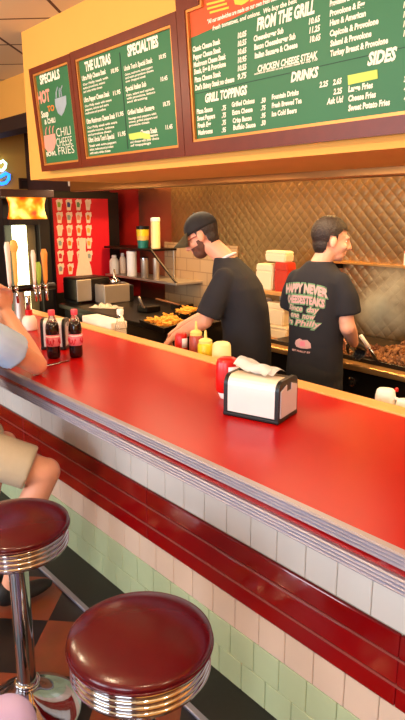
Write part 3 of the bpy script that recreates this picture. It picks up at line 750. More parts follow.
# upright display cooler with lit edges
FX = -5.1
def ax(px, py=250): return at_x(px, py, FX).y
y0, y1 = ax(10), ax(50)
t = thing('display_cooler', 'tall black display cooler with glowing light strips behind the taps', 'cooler', (FX, y0, 0))
w = y1 - y0
bm = B(); box(bm, -.6, -.1, 0, w, .0, 1.86, .006); obj('cabinet', bm, 'fridge_black', t)
bm = B(); box(bm, -.1, .02, w - .1, w, 0, 1.86, .004); obj('door_post', bm, 'fridge_black', t)
bm = B(); box(bm, -.1, .6, -.3, w - .24, 1.86, 1.915, .004); obj('canopy', bm, 'brown_wood', t)
bm = B(); box(bm, -.1, .02, 0, w - .1, 1.64, 1.7, .004); obj('rail', bm, 'fridge_black', t)
bm = B(); box(bm, -.1, .02, 0, w - .1, 0, .8, .004); obj('lower_panel', bm, 'fridge_black', t)
ya, yb_ = ax(15) - y0, ax(28) - y0
bm = B(); box(bm, -.05, .0, ya, yb_, .82, 1.64, .01); obj('light_strip', bm, 'led', t)
ya, yb_ = ax(40) - y0, ax(47.5) - y0
bm = B(); box(bm, -.05, .0, ya, yb_, .82, 1.64, .01); obj('light_strip', bm, 'led_warm', t)
ya, yb_ = ax(29) - y0, ax(39) - y0
bm = B(); box(bm, -.09, -.05, ya, yb_, .82, 1.64, .004); obj('door_glass', bm, mat('smoked', (96, 84, 64), .15, .3, .3, 5), t)
# orange stained glass lamp in front
LX = -4.62
ql, qr = at_x(8, 208, LX), at_x(45, 208, LX); zt, zb = at_x(26, 196.5, LX).z, at_x(26, 219, LX).z
t = thing('pendant_lamp', 'glowing orange stained glass lamp shade hanging before the cooler', 'lamp', (LX, (ql.y + qr.y) / 2, zb))
hw = (qr.y - ql.y) / 2; hh = zt - zb
bm = B(); rings = []
for i in range(7):
    s_ = i / 6; k = 1 - .13 * math.sin(s_ * PI) * 1 ; rings.append(((0, 0, hh * s_), .075 * k, hw * k))
loft(bm, rings, 28, 4); obj('shade', bm, 'stained_glass', t, True)
bm = B(); box(bm, -.06, .06, -hw * .55, hw * .55, hh, 1.8595 - zb, .004); obj('crown', bm, 'brown_wood', t)
# red drink fridge
FX = -5.62
y0, y1 = ax(50.5, 200), ax(119, 200)
t = thing('drinks_fridge', 'black drinks fridge with red panel of coloured drink stickers', 'fridge', (FX, y0 + .004, 0))
w = y1 - y0 - .01
bm = B(); box(bm, -.6, 0, 0, w, 0, 1.95, .006); obj('cabinet', bm, 'fridge_black', t)
pz0, pz1 = at_x(56, 283, FX).z - .1, at_x(52, 198, FX).z
pw = ax(107, 200) - y0
bm = B(); box(bm, 0, .012, .01, pw, pz0, pz1, .003); pan = obj('red_panel', bm, 'magnet_red', t)
cols = ['print_green', 'neon_none', 'print_green', 'light_sticker']
stc = {(0, 0): 'handle_green', (0, 1): 'teal_plastic', (0, 2): 'print_green', (2, 3): 'handle_yellow', (3, 3): 'handle_yellow', (4, 0): 'label_red', (5, 0): 'grey_print', (4, 2): 'label_pink'}
M['sticker_blue'] = mat('sticker_blue', (60, 70, 150), .5)
stc[(0, 1)] = 'sticker_blue'
for r in range(6):
    for c in range(4):
        if (r, c) == (5, 3) or (r, c) == (5, 2): continue
        px = 58.5 + c * 9.6 + r * .35; py = 205 + r * 12.8
        q = at_x(px, py, FX); y = q.y - y0 - .004; z = q.z
        bm = B(); k = .0275
        P = [(-.6, -1), (.5, -1), (.8, .2), (1.05, .3), (.95, 1.1), (.2, 1.0), (-.2, 1.15), (-.9, .8), (-.7, 0)]
        P = [(y + a * k * 1.35, z + b_ * k * 1.9) for a, b_ in P]
        va = [bm.verts.new((.0135, a, b_)) for a, b_ in P]; vb = [bm.verts.new((.0125, a, b_)) for a, b_ in P]
        bm.faces.new(va); bm.faces.new(vb[::-1])
        for i in range(9): j = (i + 1) % 9; bm.faces.new((va[i], va[j], vb[j], vb[i]))
        so = obj('sticker', bm, 'light_sticker', pan)
        bm = B(); P2 = [(y + a, z + b_) for a, b_ in [(-.018, -.02), (.012, -.022), (.018, .01), (.004, .03), (-.018, .024)]]
        va = [bm.verts.new((.0145, a, b_)) for a, b_ in P2]; vb = [bm.verts.new((.0135, a, b_)) for a, b_ in P2]
        bm.faces.new(va); bm.faces.new(vb[::-1])
        for i in range(5): j = (i + 1) % 5; bm.faces.new((va[i], va[j], vb[j], vb[i]))
        obj('sticker_print', bm, stc.get((r, c), random.choice(['pink_print', 'grey_print', 'carton_red', 'handle_white', 'orange_print'])), so)
bm = B(); P = [at_x(*q_, FX) for q_ in [(75, 277), (77, 265), (79, 250), (78, 238), (85, 238), (85, 250), (90, 266), (92, 277)]]
va = [bm.verts.new((.016, q.y - y0 - .004, q.z)) for q in P]; vb = [bm.verts.new((.0125, q.y - y0 - .004, q.z)) for q in P]
bm.faces.new(va); bm.faces.new(vb[::-1])
for i in range(8): j = (i + 1) % 8; bm.faces.new((va[i], va[j], vb[j], vb[i]))
obj('bottle_sticker', bm, 'light_sticker', pan)

# ------------------------------------------------------------------ far wall pieces
WXL = -8
q = at_x(2, 172, WXL)
t = thing('neon_sign', 'small blue and white neon sign on the yellow far wall', 'neon sign', (WXL, q.y, q.z))
def nw(px, py): r = at_x(px, py, WXL); return (.06, r.y - q.y, r.z - q.z)
bm = B(); tube(bm, [nw(*p_) for p_ in [(-4, 183), (0, 184), (4, 183), (7, 179), (7, 175), (4, 173.5), (0, 176), (-4, 178)]], .02, 10); obj('blue_tube', bm, 'neon_blue', t, True)
bm = B(); tube(bm, [nw(*p_) for p_ in [(-3, 170), (0, 171), (3, 168), (4, 164), (1, 161), (-2, 163)]], .017, 10); obj('white_tube', bm, 'neon_white', t, True)
bm = B(); tube(bm, [(.0, .02, -.1), (.06, .02, -.1)], .012, 8); obj('standoff', bm, 'steel', t)
qa, qb = at_x(19, 189, WXL), at_x(30, 178.5, WXL)
t = thing('picture_frame', 'small dark picture frame on the far wall beside the soffit', 'picture', (WXL, qa.y, qa.z))
w, h = qb.y - qa.y, qb.z - qa.z
for b_ in ((0, w, 0, .03), (0, w, h - .03, h), (0, .03, .03, h - .03), (w - .03, w, .03, h - .03)):
    bm = B(); box(bm, .001, .03, b_[0], b_[1], b_[2], b_[3]); obj('frame_bar', bm, 'brown_wood', t)
bm = B(); box(bm, .001, .015, .03, w - .03, .03, h - .03); obj('print', bm, 'beam_dark', t)
t = thing('back_bar', 'dark wooden back bar unit standing against the far wall', 'cabinet', (-7.6, 1.9, 0))
bm = B(); box(bm, -.38, .1, -1.5, 1.6, 0, 1.02, .01); obj('body', bm, 'brown_wood', t)
bm = B(); box(bm, -.38, -.05, -1.5, .75, 1.02, 1.85, .01); obj('hutch', bm, 'brown_wood', t)
bm = B(); box(bm, -.38, .14, -1.52, 1.62, 1.021, 1.06, .008); obj('top', bm, 'beam_dark', t)

# ------------------------------------------------------------------ kitchen bench, toaster, fryers
BZ = .95
t = thing('prep_bench', 'black kitchen bench carrying the toaster and the frying baskets', 'bench', (0, 0, 0))
bm = B(); box(bm, -4.98, -3.36, 2.56, 3.4, .91, BZ - .001, .005); obj('bench_top', bm, 'dark_steel', t)
bm = B(); box(bm, -4.95, -3.4, 2.6, 3.37, .1, .909, .005); obj('body', bm, 'black_enamel', t)
for x in (-4.85, -3.5):
    for y in (2.65, 3.3):
        bm = B(); tube(bm, [(x, y, 0), (x, y, .1)], .025, 12); obj('foot', bm, 'dark_steel', t)
# toaster
a, c = at_z(75.5, 304.5, BZ), at_z(105, 300, BZ)
t = thing('toaster', 'brushed steel toaster with two slots in front of the red panel', 'toaster', (a.x, a.y + .02, BZ))
w = .35; h = at_x(76, 279, a.x).z - BZ
bm = B(); box(bm, -.26, 0, 0, w, .012, h, .02, 3); smooth_by_angle(obj('body', bm, 'dark_steel', t))
bm = B(); box(bm, -.005, .006, .0, w * .42, .02, h - .01, .006); obj('side_plate', bm, 'steel', t)
for k in range(2):
    bm = B(); box(bm, .0, .018, w * .62, w * .66, h * (.2 + .4 * k), h * (.36 + .4 * k), .003); obj('lever', bm, 'chrome', t)
for k in range(2):
    bm = B(); box(bm, -.2 + .1 * k, -.15 + .1 * k, .03, w - .03, h - .004, h + .002); obj('slot', bm, 'black_plastic', t)
for y in (.03, w - .03):
    bm = B(); box(bm, -.24, -.02, y - .015, y + .015, 0, .014); obj('foot', bm, 'black_plastic', t)
# steel insert pan with ladle
a, c = at_z(108, 305, BZ), at_z(139, 306, BZ)
t = thing('soup_warmer', 'square steel soup warmer with ladle beside the toaster', 'soup warmer', (a.x - .05, a.y, BZ + .0005))
h = at_x(110, 286, a.x).z - BZ
bm = B(); box(bm, -.17, 0, 0, .27, 0, h, .008); obj('body', bm, 'steel', t)
bm = B(); box(bm, -.16, -.01, .27, .32, .0, h * .9, .008); obj('control_side', bm, 'black_enamel', t)
bm = B(); box(bm, -.16, -.01, .01, .26, h, h + .008, .003); obj('rim', bm, 'chrome', t)
bm = B(); lathe(bm, [(.0, h + .01), (.045, h + .012), (.05, h + .03), (.03, h + .045), (.012, h + .055), (.007, h + .13), (0, h + .131)], (-.08, .16, 0), 20); obj('ladle', bm, 'chrome', t, True)
# cloth
a, c = at_z(92, 308, BZ), at_z(119, 309, BZ)
bm = B(); nx, ny = 20, 12; vs = []
for i in range(nx):
    vs.append([bm.verts.new((a.x + (c.x - a.x) * i / (nx - 1) + .02 * math.sin(j), a.y - .06 + (c.y - a.y) * i / (nx - 1) + .12 * j / (ny - 1), BZ + .008 + .045 * (abs(math.sin(i * .7 + j * .5)) * math.sin(PI * i / (nx - 1)) * math.sin(PI * j / (ny - 1))))) for j in range(ny)])
for i in range(nx - 1):
    for j in range(ny - 1): bm.faces.new((vs[i][j], vs[i + 1][j], vs[i + 1][j + 1], vs[i][j + 1]))
bmesh.ops.solidify(bm, geom=bm.faces[:], thickness=.006)
tag(obj('kitchen_cloth', bm, 'paper', None, True), 'crumpled white kitchen cloth on the black bench below the warmer', 'cloth')
# food pans with fries
def pan(label, c4, deep=.09):
    P = [at_z(*q_, BZ + .03) for q_ in c4]
    cx = sum(p_.x for p_ in P) / 4; cy = sum(p_.y for p_ in P) / 4
    t = thing('food_pan', label, 'food pan', (cx, cy, BZ), 0, 'pans of golden fries')
    bm = B(); k = [V((p_.x - cx, p_.y - cy, 0)) for p_ in P]
    o_ = [bm.verts.new(q_ + V((0, 0, .04))) for q_ in k]; i_ = [bm.verts.new(q_ * .9 + V((0, 0, .04))) for q_ in k]; d_ = [bm.verts.new(q_ * .88 + V((0, 0, .004))) for q_ in k]; e_ = [bm.verts.new(q_ * .96 + V((0, 0, .0005))) for q_ in k]
    for i in range(4):
        j = (i + 1) % 4
        bm.faces.new((o_[i], o_[j], i_[j], i_[i])); bm.faces.new((i_[i], i_[j], d_[j], d_[i])); bm.faces.new((o_[i], o_[j], e_[j], e_[i]))
    bm.faces.new(d_); bm.faces.new(e_[::-1]); obj('pan', bm, 'dark_steel', t)
    bm = B(); rnd = random.Random(3)
    for n_ in range(160):
        u_, v_ = rnd.random(), rnd.random()
        q_ = (k[0] * (1 - u_) + k[1] * u_) * (1 - v_) + (k[3] * (1 - u_) + k[2] * u_) * v_; q_ = q_ * .82
        a_ = rnd.random() * PI; ln = rnd.uniform(.03, .06)
        mt = Matrix.Translation(q_ + V((0, 0, .03 + .03 * rnd.random()))) @ Euler((rnd.uniform(-.5, .5), rnd.uniform(-.4, .4), a_)).to_matrix().to_4x4()
        box(bm, -ln / 2, ln / 2, -.005, .005, -.005, .005, mtx=mt)
    f = obj('fries', bm, 'fries', t); f['kind'] = 'stuff'
    return t
pan('large pan heaped with golden fries in front of the cook in the cap', [(139, 321), (164, 330), (184, 324), (176, 315.5)])
pan('smaller pan of golden fries at the back beside the cook hand', [(174, 313.5), (186, 316), (198, 311.5), (188, 308.5)])
# basket handles standing out of the fryer
def handle(label, pts, Z, m1, m2):
    P = [at_y(px, py, Y) for px, py, Y in pts]
    t = thing('fry_basket', label, 'fry basket', tuple(P[-1][:2]) + (Z,), 0, 'frying baskets')
    o = V(t.location)
    for p_ in P: p_.z = max(p_.z, Z + .03)
    bm = B(); tube(bm, [p_ - o for p_ in P], .009, 10); obj('handle', bm, m1, t, True)
    bm = B(); box(bm, -.07, .07, -.05, .09, .001, .05, .006); obj('basket', bm, m2, t)
    return t
handle('frying basket with steep grey handle behind the large fries pan', [(139, 297, 2.75), (143, 307, 2.82), (147, 318, 2.9)], BZ, 'steel', 'dark_steel')
handle('frying basket with a wooden tipped handle near the back wall', [(156, 299, 3.1), (168, 302, 3.1), (179, 305, 3.12), (180.5, 314, 3.18)], BZ, 'chair_wood', 'dark_steel')

# wall shelves with bottles
YSh = 3.42
a, c = at_y(105, 273.5, YSh), at_y(176, 279.5, YSh)
t = thing('wall_shelf', 'two tier steel wall shelf holding white bottles beside red wall', 'shelf', (a.x, YSh, a.z))
w = c.x - a.x
zu = at_y(105, 246, YSh).z - a.z; wu = at_y(150, 247, YSh).x - a.x
bm = B(); box(bm, 0, w, 0, YW - YSh - .002, -.02, 0, .003); obj('shelf_board', bm, 'steel', t)
bm = B(); box(bm, 0, wu, 0, YW - YSh - .002, zu - .02, zu, .003); obj('shelf_board', bm, 'dark_steel', t)
for x in (.02, wu - .02):
    bm = B(); tube(bm, [(x, .3, 0), (x, .3, zu - .02)], .01, 8); obj('upright', bm, 'steel', t)
bm = B(); tube(bm, [(wu - .01, .02, zu - .01), (w - .01, .02, -.01)], .012, 8); obj('brace', bm, 'dark_steel', t)
SZ = a.z + .0005; SU = a.z + zu + .0005
def shelf_bottle(nm, label, px, ptop, z, r, m, m2, cat, squat=False, dy=.06):
    q = at_y(px, ptop, YSh + dy); h = q.z - z
    t = thing(nm, label, cat, (q.x, YSh + dy, z), 0, 'bottles and tubs on the wall shelf')
    bm = B()
    if squat: lathe(bm, [(r * .9, 0), (r, .006), (r, h * .88), (r * .9, h * .9)], seg=24)
    else: lathe(bm, [(r * .9, 0), (r, .006), (r, h * .68), (r * .7, h * .8), (r * .45, h * .86)], seg=24)
    smooth_by_angle(obj('body', bm, m, t))
    bm = B()
    if squat: lathe(bm, [(r * 1.04, h * .88), (r * 1.04, h * .98), (r * .9, h), (0, h)], seg=24)
    else: lathe(bm, [(r * .5, h * .84), (r * .5, h * .97), (r * .4, h), (0, h)], seg=20)
    smooth_by_angle(obj('lid', bm, m2, t))
    return t
shelf_bottle('plastic_bottle', 'squat white bottle at the left end of the lower wall shelf', 114, 255, SZ, .05, 'white_plastic', 'cap_white', 'bottle')
shelf_bottle('plastic_bottle', 'narrow white bottle behind, second on the lower wall shelf', 122.5, 253, SZ, .036, 'handle_white', 'cap_white', 'bottle', dy=.16)
shelf_bottle('plastic_bottle', 'tall white bottle in the middle of the lower wall shelf', 131.5, 251, SZ, .05, 'white_plastic', 'cap_white', 'bottle', True)
shelf_bottle('steel_shaker', 'steel shaker on the lower shelf, right of the tall white bottle', 144.5, 257.5, SZ, .036, 'steel', 'chrome', 'shaker', True)
shelf_bottle('steel_shaker', 'steel shaker at the right end of the lower wall shelf', 156, 258, SZ, .03, 'steel', 'steel', 'shaker', True)
shelf_bottle('plastic_bottle', 'tall cream bottle standing on the upper wall shelf', 155.2, 217.5, SU, .045, 'mayo', 'cap_white', 'bottle', True, .12)
q = at_y(143, 243, YSh + .1)
t = thing('sponge_tub', 'yellow and green striped tub on the upper wall shelf', 'tub', (q.x, YSh + .1, SU), 0)
h = at_y(143, 226, YSh + .1).z - SU
for k, (mm, z0_, z1_) in enumerate([('teal_plastic', 0, .35), ('handle_yellow', .35, .55), ('mustard', .55, .85), ('fridge_black', .85, 1)]):
    bm = B(); lathe(bm, [(.052 + .004 * k, h * z0_ + .0005), (.055 + .004 * k, h * z1_)], seg=24); smooth_by_angle(obj('band', bm, mm, t))
# upper shelf end needs to carry the cream bottle
# ------------------------------------------------------------------ grill line
GX0, GX1, GY = -2.88, .6, 3.0
GT = .88
t = thing('flat_grill', 'long black flat top grill with steel front rail behind the cook', 'grill')
bm = B(); box(bm, GX0, GX1, GY + .02, YW - .02, .1, GT - .03, .006); obj('body', bm, 'black_enamel', t)
bm = B(); box(bm, GX0, GX1, GY + .07, YW - .03, GT - .03, GT, .004); obj('griddle_plate', bm, mat('griddle', (34, 26, 22), .35, .7, .3, 8), t)
bm = B(); box(bm, GX0, GX1, GY - .03, GY + .06, GT - .05, GT - .012, .008); obj('front_rail', bm, mat('rail_steel', (196, 150, 96), .35, .8, .1), t)
bm = B(); box(bm, GX0, GX1, GY + .06, GY + .075, GT - .03, GT + .012, .003); obj('splash_lip', bm, 'black_enamel', t)
kx = at_y(350.5, 382, GY).x; kz = at_y(350.5, 382, GY).z
for x in (kx - .42, kx, kx + .42, kx + .84, kx + 1.26, kx + 1.68):
    bm = B(); mt = Matrix.Translation((x, GY + .02, kz)) @ Matrix.Rotation(PI / 2, 4, 'X'); lathe(bm, [(.03, 0), (.03, .012), (.022, .016), (.02, .035), (0, .036)], seg=20, mtx=mt); smooth_by_angle(obj('knob', bm, 'chrome', t))
for x in (GX0 + .1, GX1 - .1):
    for y in (GY + .12, YW - .15):
        bm = B(); tube(bm, [(x, y, 0), (x, y, .1)], .025, 10); obj('foot', bm, 'dark_steel', t)
# ledge along the wall
zr = at_y(405, 266.5, YW - .06).z
t = thing('wall_ledge', 'narrow steel ledge running along the quilted wall above the grill', 'ledge', (0, YW, zr))
bm = B(); box(bm, -3.0, .9, -.09, -.002, -.012, .008, .004); obj('rail', bm, mat('ledge_steel', (216, 160, 84), .3, .9, .1), t)
for i in range(6):
    bm = B(); x = -2.8 + i * .7; box(bm, x, x + .02, -.085, -.002, -.05, -.013); obj('bracket', bm, 'dark_steel', t)
q = at_y(403, 270, 3.66)
t = thing('white_shaker', 'white shaker cut by the right edge on the wall ledge', 'shaker', (q.x + .01, 3.7, zr + .0085))
bm = B(); lathe(bm, [(.028, 0), (.03, .004), (.03, .075), (.026, .08)], seg=20); smooth_by_angle(obj('body', bm, 'label_white', t))
bm = B(); lathe(bm, [(.029, .078), (.03, .085), (.02, .1), (0, .104)], seg=20); obj('lid', bm, 'label_pink', t, True)
# meat heap and onions
def heap(nm, label, cx, cy, rx, ry, hz, n_, m, seed, smin=.012, smax=.028):
    rnd = random.Random(seed); bm = B()
    for _ in range(n_):
        a_ = rnd.random() * 2 * PI; r_ = math.sqrt(rnd.random()); x_, y_ = cx + rx * r_ * math.cos(a_), cy + ry * r_ * math.sin(a_)
        z_ = GT + .008 + hz * (1 - r_ ** 2) * rnd.random()
        s_ = rnd.uniform(smin, smax); mt = Matrix.Translation((x_, y_, z_)) @ Euler((rnd.random() * 3, rnd.random() * 3, rnd.random() * 3)).to_matrix().to_4x4()
        q_ = bmesh.ops.create_icosphere(bm, subdivisions=1, radius=s_)
        for v in q_['verts']: v.co = mt @ V((v.co.x * 1.3, v.co.y * .8, v.co.z * .45))
    zmin = min(v.co.z for v in bm.verts)
    for v in bm.verts: v.co.z = max(v.co.z, GT + .001)
    return tag(obj(nm, bm, m), label, 'food', None, 'stuff')
q = at_z(400, 356, GT + .03); heap('chopped_steak', 'brown heap of chopped steak frying at the right of the grill', q.x + .05, q.y, .24, .12, .09, 420, 'onion', 5)
q = at_z(402, 336, GT + .1); heap('seared_steak', 'darker browned steak heap at the back of the grill', q.x + .16, 3.6, .24, .08, .15, 260, 'meat', 6)
q = at_z(381, 350, GT + .03); heap('chopped_onions', 'pale brown onions frying beside the scraper', q.x, q.y - .04, .1, .08, .06, 140, 'meat', 8)
q = at_z(347, 351, GT + .02); heap('fried_onions', 'orange brown onions frying in front of the cook arm', q.x - .06, q.y - .02, .09, .05, .04, 120, 'onion', 9)

# shelf unit with takeout boxes between the cooks
YU = 3.4
a, c = at_y(255, 289, YU), at_y(296, 293, YU); zl = at_y(270, 338, YU).z
t = thing('box_rack', 'steel two shelf rack of takeout boxes between the two cooks', 'rack', (a.x, YU, 0))
w = c.x - a.x; zu = a.z - .0
for z in (zl, zu):
    bm = B(); box(bm, 0, w, 0, .3, z - .03, z, .004); obj('rack_shelf', bm, 'wood_and_lit_steel', t)  # steel shelves; orange cast of the warm light put into a wood colour
for x in (.01, w - .01):
    for y in (.01, .29):
        if x < .1: bm = B(); tube(bm, [(x, y, 0), (x, y, zu - .03)], .011, 8); obj('post', bm, 'steel', t)
        else: bm = B(); tube(bm, [(x, y, 0), (x, y, zu - .03)], .011, 8); obj('post', bm, 'steel', t)
def tub(nm, label, pl, pr, ptop, z, Y, m, d=.1, lidm=None, hmax=None):
    x0_, x1_ = at_y(pl, ptop, Y).x, at_y(pr, ptop, Y).x; h = at_y((pl + pr) / 2, ptop, Y).z - z
    t = thing(nm, label, 'takeout box', ((x0_ + x1_) / 2, Y, z), 0, 'takeout boxes on the rack')
    w2 = (x1_ - x0_) / 2
    bm = B(); k = min(.5, .5)
    r_ = bmesh.ops.create_cube(bm, size=1)
    for v in r_['verts']:
        f_ = .9 if v.co.z < 0 else 1; v.co = V((v.co.x * 2 * w2 * f_, (v.co.y + .5) * d, (v.co.z + .5) * h * .72))
    bmesh.ops.bevel(bm, geom=bm.edges[:], offset=.008, segments=2, affect='EDGES'); smooth_by_angle(obj('tray', bm, m, t))
    bm = B(); r_ = bmesh.ops.create_cube(bm, size=1)
    for v in r_['verts']:
        f_ = 1 if v.co.z < 0 else .9; v.co = V((v.co.x * 2 * w2 * f_, (v.co.y + .5) * d, h * .725 + (v.co.z + .5) * h * .275))
    bmesh.ops.bevel(bm, geom=bm.edges[:], offset=.008, segments=2, affect='EDGES'); smooth_by_angle(obj('lid', bm, lidm or m, t))
    return h
z_ = zu + .0005
h1 = tub('takeout_box', 'big cream takeout box on the upper rack shelf', 255.5, 273, 264, z_, YU + .02, 'foam')
h2 = tub('takeout_box', 'red printed carton next to the cream box on the rack', 274, 288, 262.5, z_, YU + .02, 'carton_red')
tub('takeout_box', 'long cream takeout box lying on top of the other boxes', 264.5, 286, 251, z_ + max(h1, h2) + .001, YU + .03, 'foam')
z_ = zl + .0005
h1 = tub('takeout_box', 'wide flat cream box at the bottom of the lower rack shelf', 257, 287, 325, z_, YU + .02, 'foam')
tub('takeout_box', 'square cream box stacked on the flat one, lower rack shelf', 265, 284, 303, z_ + h1 + .001, YU + .03, 'foam')
tub('takeout_box', 'narrow pale box at the left of the lower rack shelf', 256.5, 264.3, 299, z_ + h1 + .001, YU + .04, 'side_grey')

# ------------------------------------------------------------------ people
def rz3(a): return Matrix.Rotation(a, 3, 'Z')
def head_parts(bm, c, rot):
    """skull, jaw, nose, ears and lips around c (centre of the skull), face towards local +y"""
    def P(x, y, z): return V(c) + rot @ V((x, y, z))
    ball(bm, P(0, -.012, .032), (.074, .094, .084), 20, rot)
    ball(bm, P(0, .028, -.02), (.063, .066, .075), 18, rot)
    ball(bm, P(0, .046, -.07), (.045, .042, .038), 16, rot)
    ball(bm, P(0, .07, -.088), (.022, .02, .019), 12, rot)
    limb(bm, [P(0, .092, .018), P(0, .108, -.012), P(0, .115, -.028)], [.010, .012, .014], 10)
    for s in (-1, 1):
        ball(bm, P(s * .012, .1, -.032), .011, 10)
        limb(bm, [P(s * .015, .088, .024), P(s * .045, .076, .024)], [.011, .009], 10)
        ball(bm, P(s * .044, .062, -.024), (.022, .022, .02), 12, rot)
        ball(bm, P(s * .077, -.012, -.008), (.011, .02, .032), 12, rot @ rz3(-s * .35))
    ball(bm, P(0, .09, -.056), (.022, .011, .0065), 12, rot); ball(bm, P(0, .088, -.067), (.019, .011, .007), 12, rot)
def eyes(t, c, rot):
    for s in (-1, 1):
        bm = B(); ball(bm, V(c) + rot @ V((s * .032, .071, .004)), (.012, .009, .008), 12, rot); e = obj('eye', bm, 'eye_white', t, True)
        bm = B(); ball(bm, V(c) + rot @ V((s * .032, .0775, .004)), (.0055, .004, .0055), 10, rot); obj('iris', bm, 'hair', e, True)
def hand(bm, wrist, d, n, side, curl=.5, k=1.0, spread=.0):
    """palm and five bent fingers; d along the fingers, n out of the back of the hand, side +1 puts the thumb on d x n"""
    wrist, d, n = V(wrist), V(d).normalized(), V(n); n = (n - d * n.dot(d)).normalized(); s = d.cross(n).normalized() * side
    mt = Matrix((s, n, d)).transposed()
    loft(bm, [(wrist - d * .012, .027 * k, .019 * k, mt), (wrist + d * .02 * k, .033 * k, .016 * k, mt), (wrist + d * .065 * k, .042 * k, .015 * k, mt), (wrist + d * .093 * k, .041 * k, .012 * k, mt)], 18, 2.4)
    for i, (o, ln, r) in enumerate([(.030, .074, .0088), (.010, .083, .009), (-.011, .077, .0087), (-.031, .06, .0078)]):
        p = wrist + d * .082 * k + s * o * k; a = 0; pts = [p - d * .02 * k]
        q = p; pts.append(q)
        for seg, f in ((.46, .9), (.3, 1.1), (.24, .8)):
            a += curl * f; q = q + (d * math.cos(a) - n * math.sin(a) + s * (o * spread)) * ln * seg * k; pts.append(q)
        limb(bm, pts, [r * k, r * k, r * .95 * k, r * .88 * k, r * .75 * k], 10)
    p = wrist + d * .022 * k + s * .024 * k
    pts = [p, p + (s * .75 + d * .6 - n * .25).normalized() * .042 * k]
    pts.append(pts[-1] + (d * .85 + s * .35 - n * .45).normalized() * .033 * k); pts.append(pts[-1] + (d * .85 - s * .05 - n * .55).normalized() * .026 * k)
    limb(bm, pts, [.015 * k, .0125 * k, .0105 * k, .0085 * k], 10)
def hair_cap(c, rot, grow=.008, back=-.07, front=.052, m='hair'):
    """close cropped hair: the skull shell cut along a hairline"""
    g = grow; bm = B()
    ball(bm, (0, -.014, .036), (.074 + g, .092 + g, .084 + g), 30)
    ball(bm, (0, -.034, -.022), (.06 + g, .052 + g, .07), 24)
    me = weld(bm, .0055, 3); bm = bmesh.new(); bm.from_mesh(me); bpy.data.meshes.remove(me)
    kill = []
    for v in bm.verts:
        x, y, z = abs(v.co.x), v.co.y, v.co.z
        if y > .035: lim = front
        elif y > .012: lim = front - (.035 - y) * 1.2
        elif y > -.004: lim = -.012          # sideburn
        elif y > -.03: lim = .022            # round the ear
        else: lim = max(back, .022 - (-.03 - y) * 7)
        if z < lim: kill.append(v)
    bmesh.ops.delete(bm, geom=kill, context='VERTS')
    for v in bm.verts: v.co = V(c) + rot @ v.co
    return bm
def shirt(rings, sleeves, voxel=.009):
    bm = B(); loft(bm, rings, 32, 2.5)
    for pts, rs in sleeves:
        pts = [V(p) for p in pts]; ball(bm, pts[0], rs[0], 16)
        for p, r in list(zip(pts, rs))[1:-1]: ball(bm, p, r, 14)
        for a_, b_, ra, rb in zip(pts, pts[1:], rs, rs[1:]): tube(bm, [a_, b_], [ra, rb], 20)
    return weld(bm, voxel, 5)

def legs_trousers(t, hip_z, hem, m, spread=.1, feet_y=.0):
    bm = B()
    loft(bm, [((0, 0, hip_z - .1), .16, .115), ((0, 0, hip_z + .02), .165, .118), ((0, 0, hip_z + .12), .15, .105)], 28, 2.4)
    for s in (-1, 1): limb(bm, [(s * .085, 0, hip_z - .06), (s * spread, .02 + feet_y * .5, .5), (s * (spread + .01), -.0 + feet_y, hem)], [.088, .066, .052], 16)
    return obj('trousers', weld(bm, .012, 3), m, t, True)
def shoes(t, spread=.11, fy=0):
    for s in (-1, 1):
        bm = B(); loft(bm, [((s * spread, fy - .08, .002), .04, .02), ((s * spread, fy + .02, .002), .045, .06)], 8)
        bm.free(); bm = B()
        ball(bm, (s * spread, fy + .07, .032), (.046, .12, .032), 16); ball(bm, (s * spread, fy - .02, .05), (.04, .065, .05), 16); ball(bm, (s * spread, fy, .1), (.042, .05, .04), 12)
        me = weld(bm, .008, 2)
        lo = min(v.co.z for v in me.vertices)
        for v in me.vertices: v.co.z = max(.0, v.co.z - lo)
        obj('shoe', me, 'shoe', t, True)

# cook with the cap
q = at_y(239, 300, 2.5)
c1 = thing('person', 'cook in black t-shirt, dark cap and glasses looking down at his work', 'person', (q.x, 2.5, 0), math.radians(121))
hc = V((0, .225, 1.582)); hr = Matrix.Rotation(math.radians(-28), 3, 'X')
bm = B()
head_parts(bm, hc, hr)
limb(bm, [(0, .06, 1.40), (0, .10, 1.47), (0, .17, 1.53)], [.07, .056, .054], 16)
loft(bm, [((0, -.03, .86), .15, .1), ((0, -.04, 1.0), .145, .1), ((0, -.02, 1.15), .15, .1), ((0, .015, 1.3), .15, .1), ((0, .04, 1.38), .11, .08)], 24)
AL = [(-.15, .05, 1.34), (-.205, .14, 1.12), (-.10, .36, 1.0)]; AR = [(.15, .055, 1.34), (.205, .17, 1.13), (.1, .40, 1.02)]
for A in (AL, AR):
    e_ = V(A[1]); w_ = V(A[2]); limb(bm, A[:2], [.046, .042], 16); limb(bm, [e_, e_.lerp(w_, .35), w_], [.042, .042, .027], 16)
hand(bm, AL[2], (.35, .5, -.35), (-.2, .3, .9), -1, .5); hand(bm, AR[2], (-.3, .5, -.4), (.1, .3, .9), 1, .5)
for s in (-1, 1): limb(bm, [(s * .085, -.02, .86), (s * .1, .01, .5), (s * .11, -.02, .1)], [.07, .05, .035], 12)
obj('body', weld(bm, .006, 3), 'skin', c1, True)
eyes(c1, hc, hr)
S1 = [((0, -.055, .80), .185, .135), ((0, -.055, .92), .18, .135), ((0, -.05, 1.05), .175, .132), ((0, -.03, 1.18), .18, .135), ((0, .005, 1.3), .19, .132), ((0, .03, 1.36), .18, .115), ((0, .05, 1.405), .15, .095), ((0, .068, 1.44), .1, .078), ((0, .08, 1.465), .072, .066)]
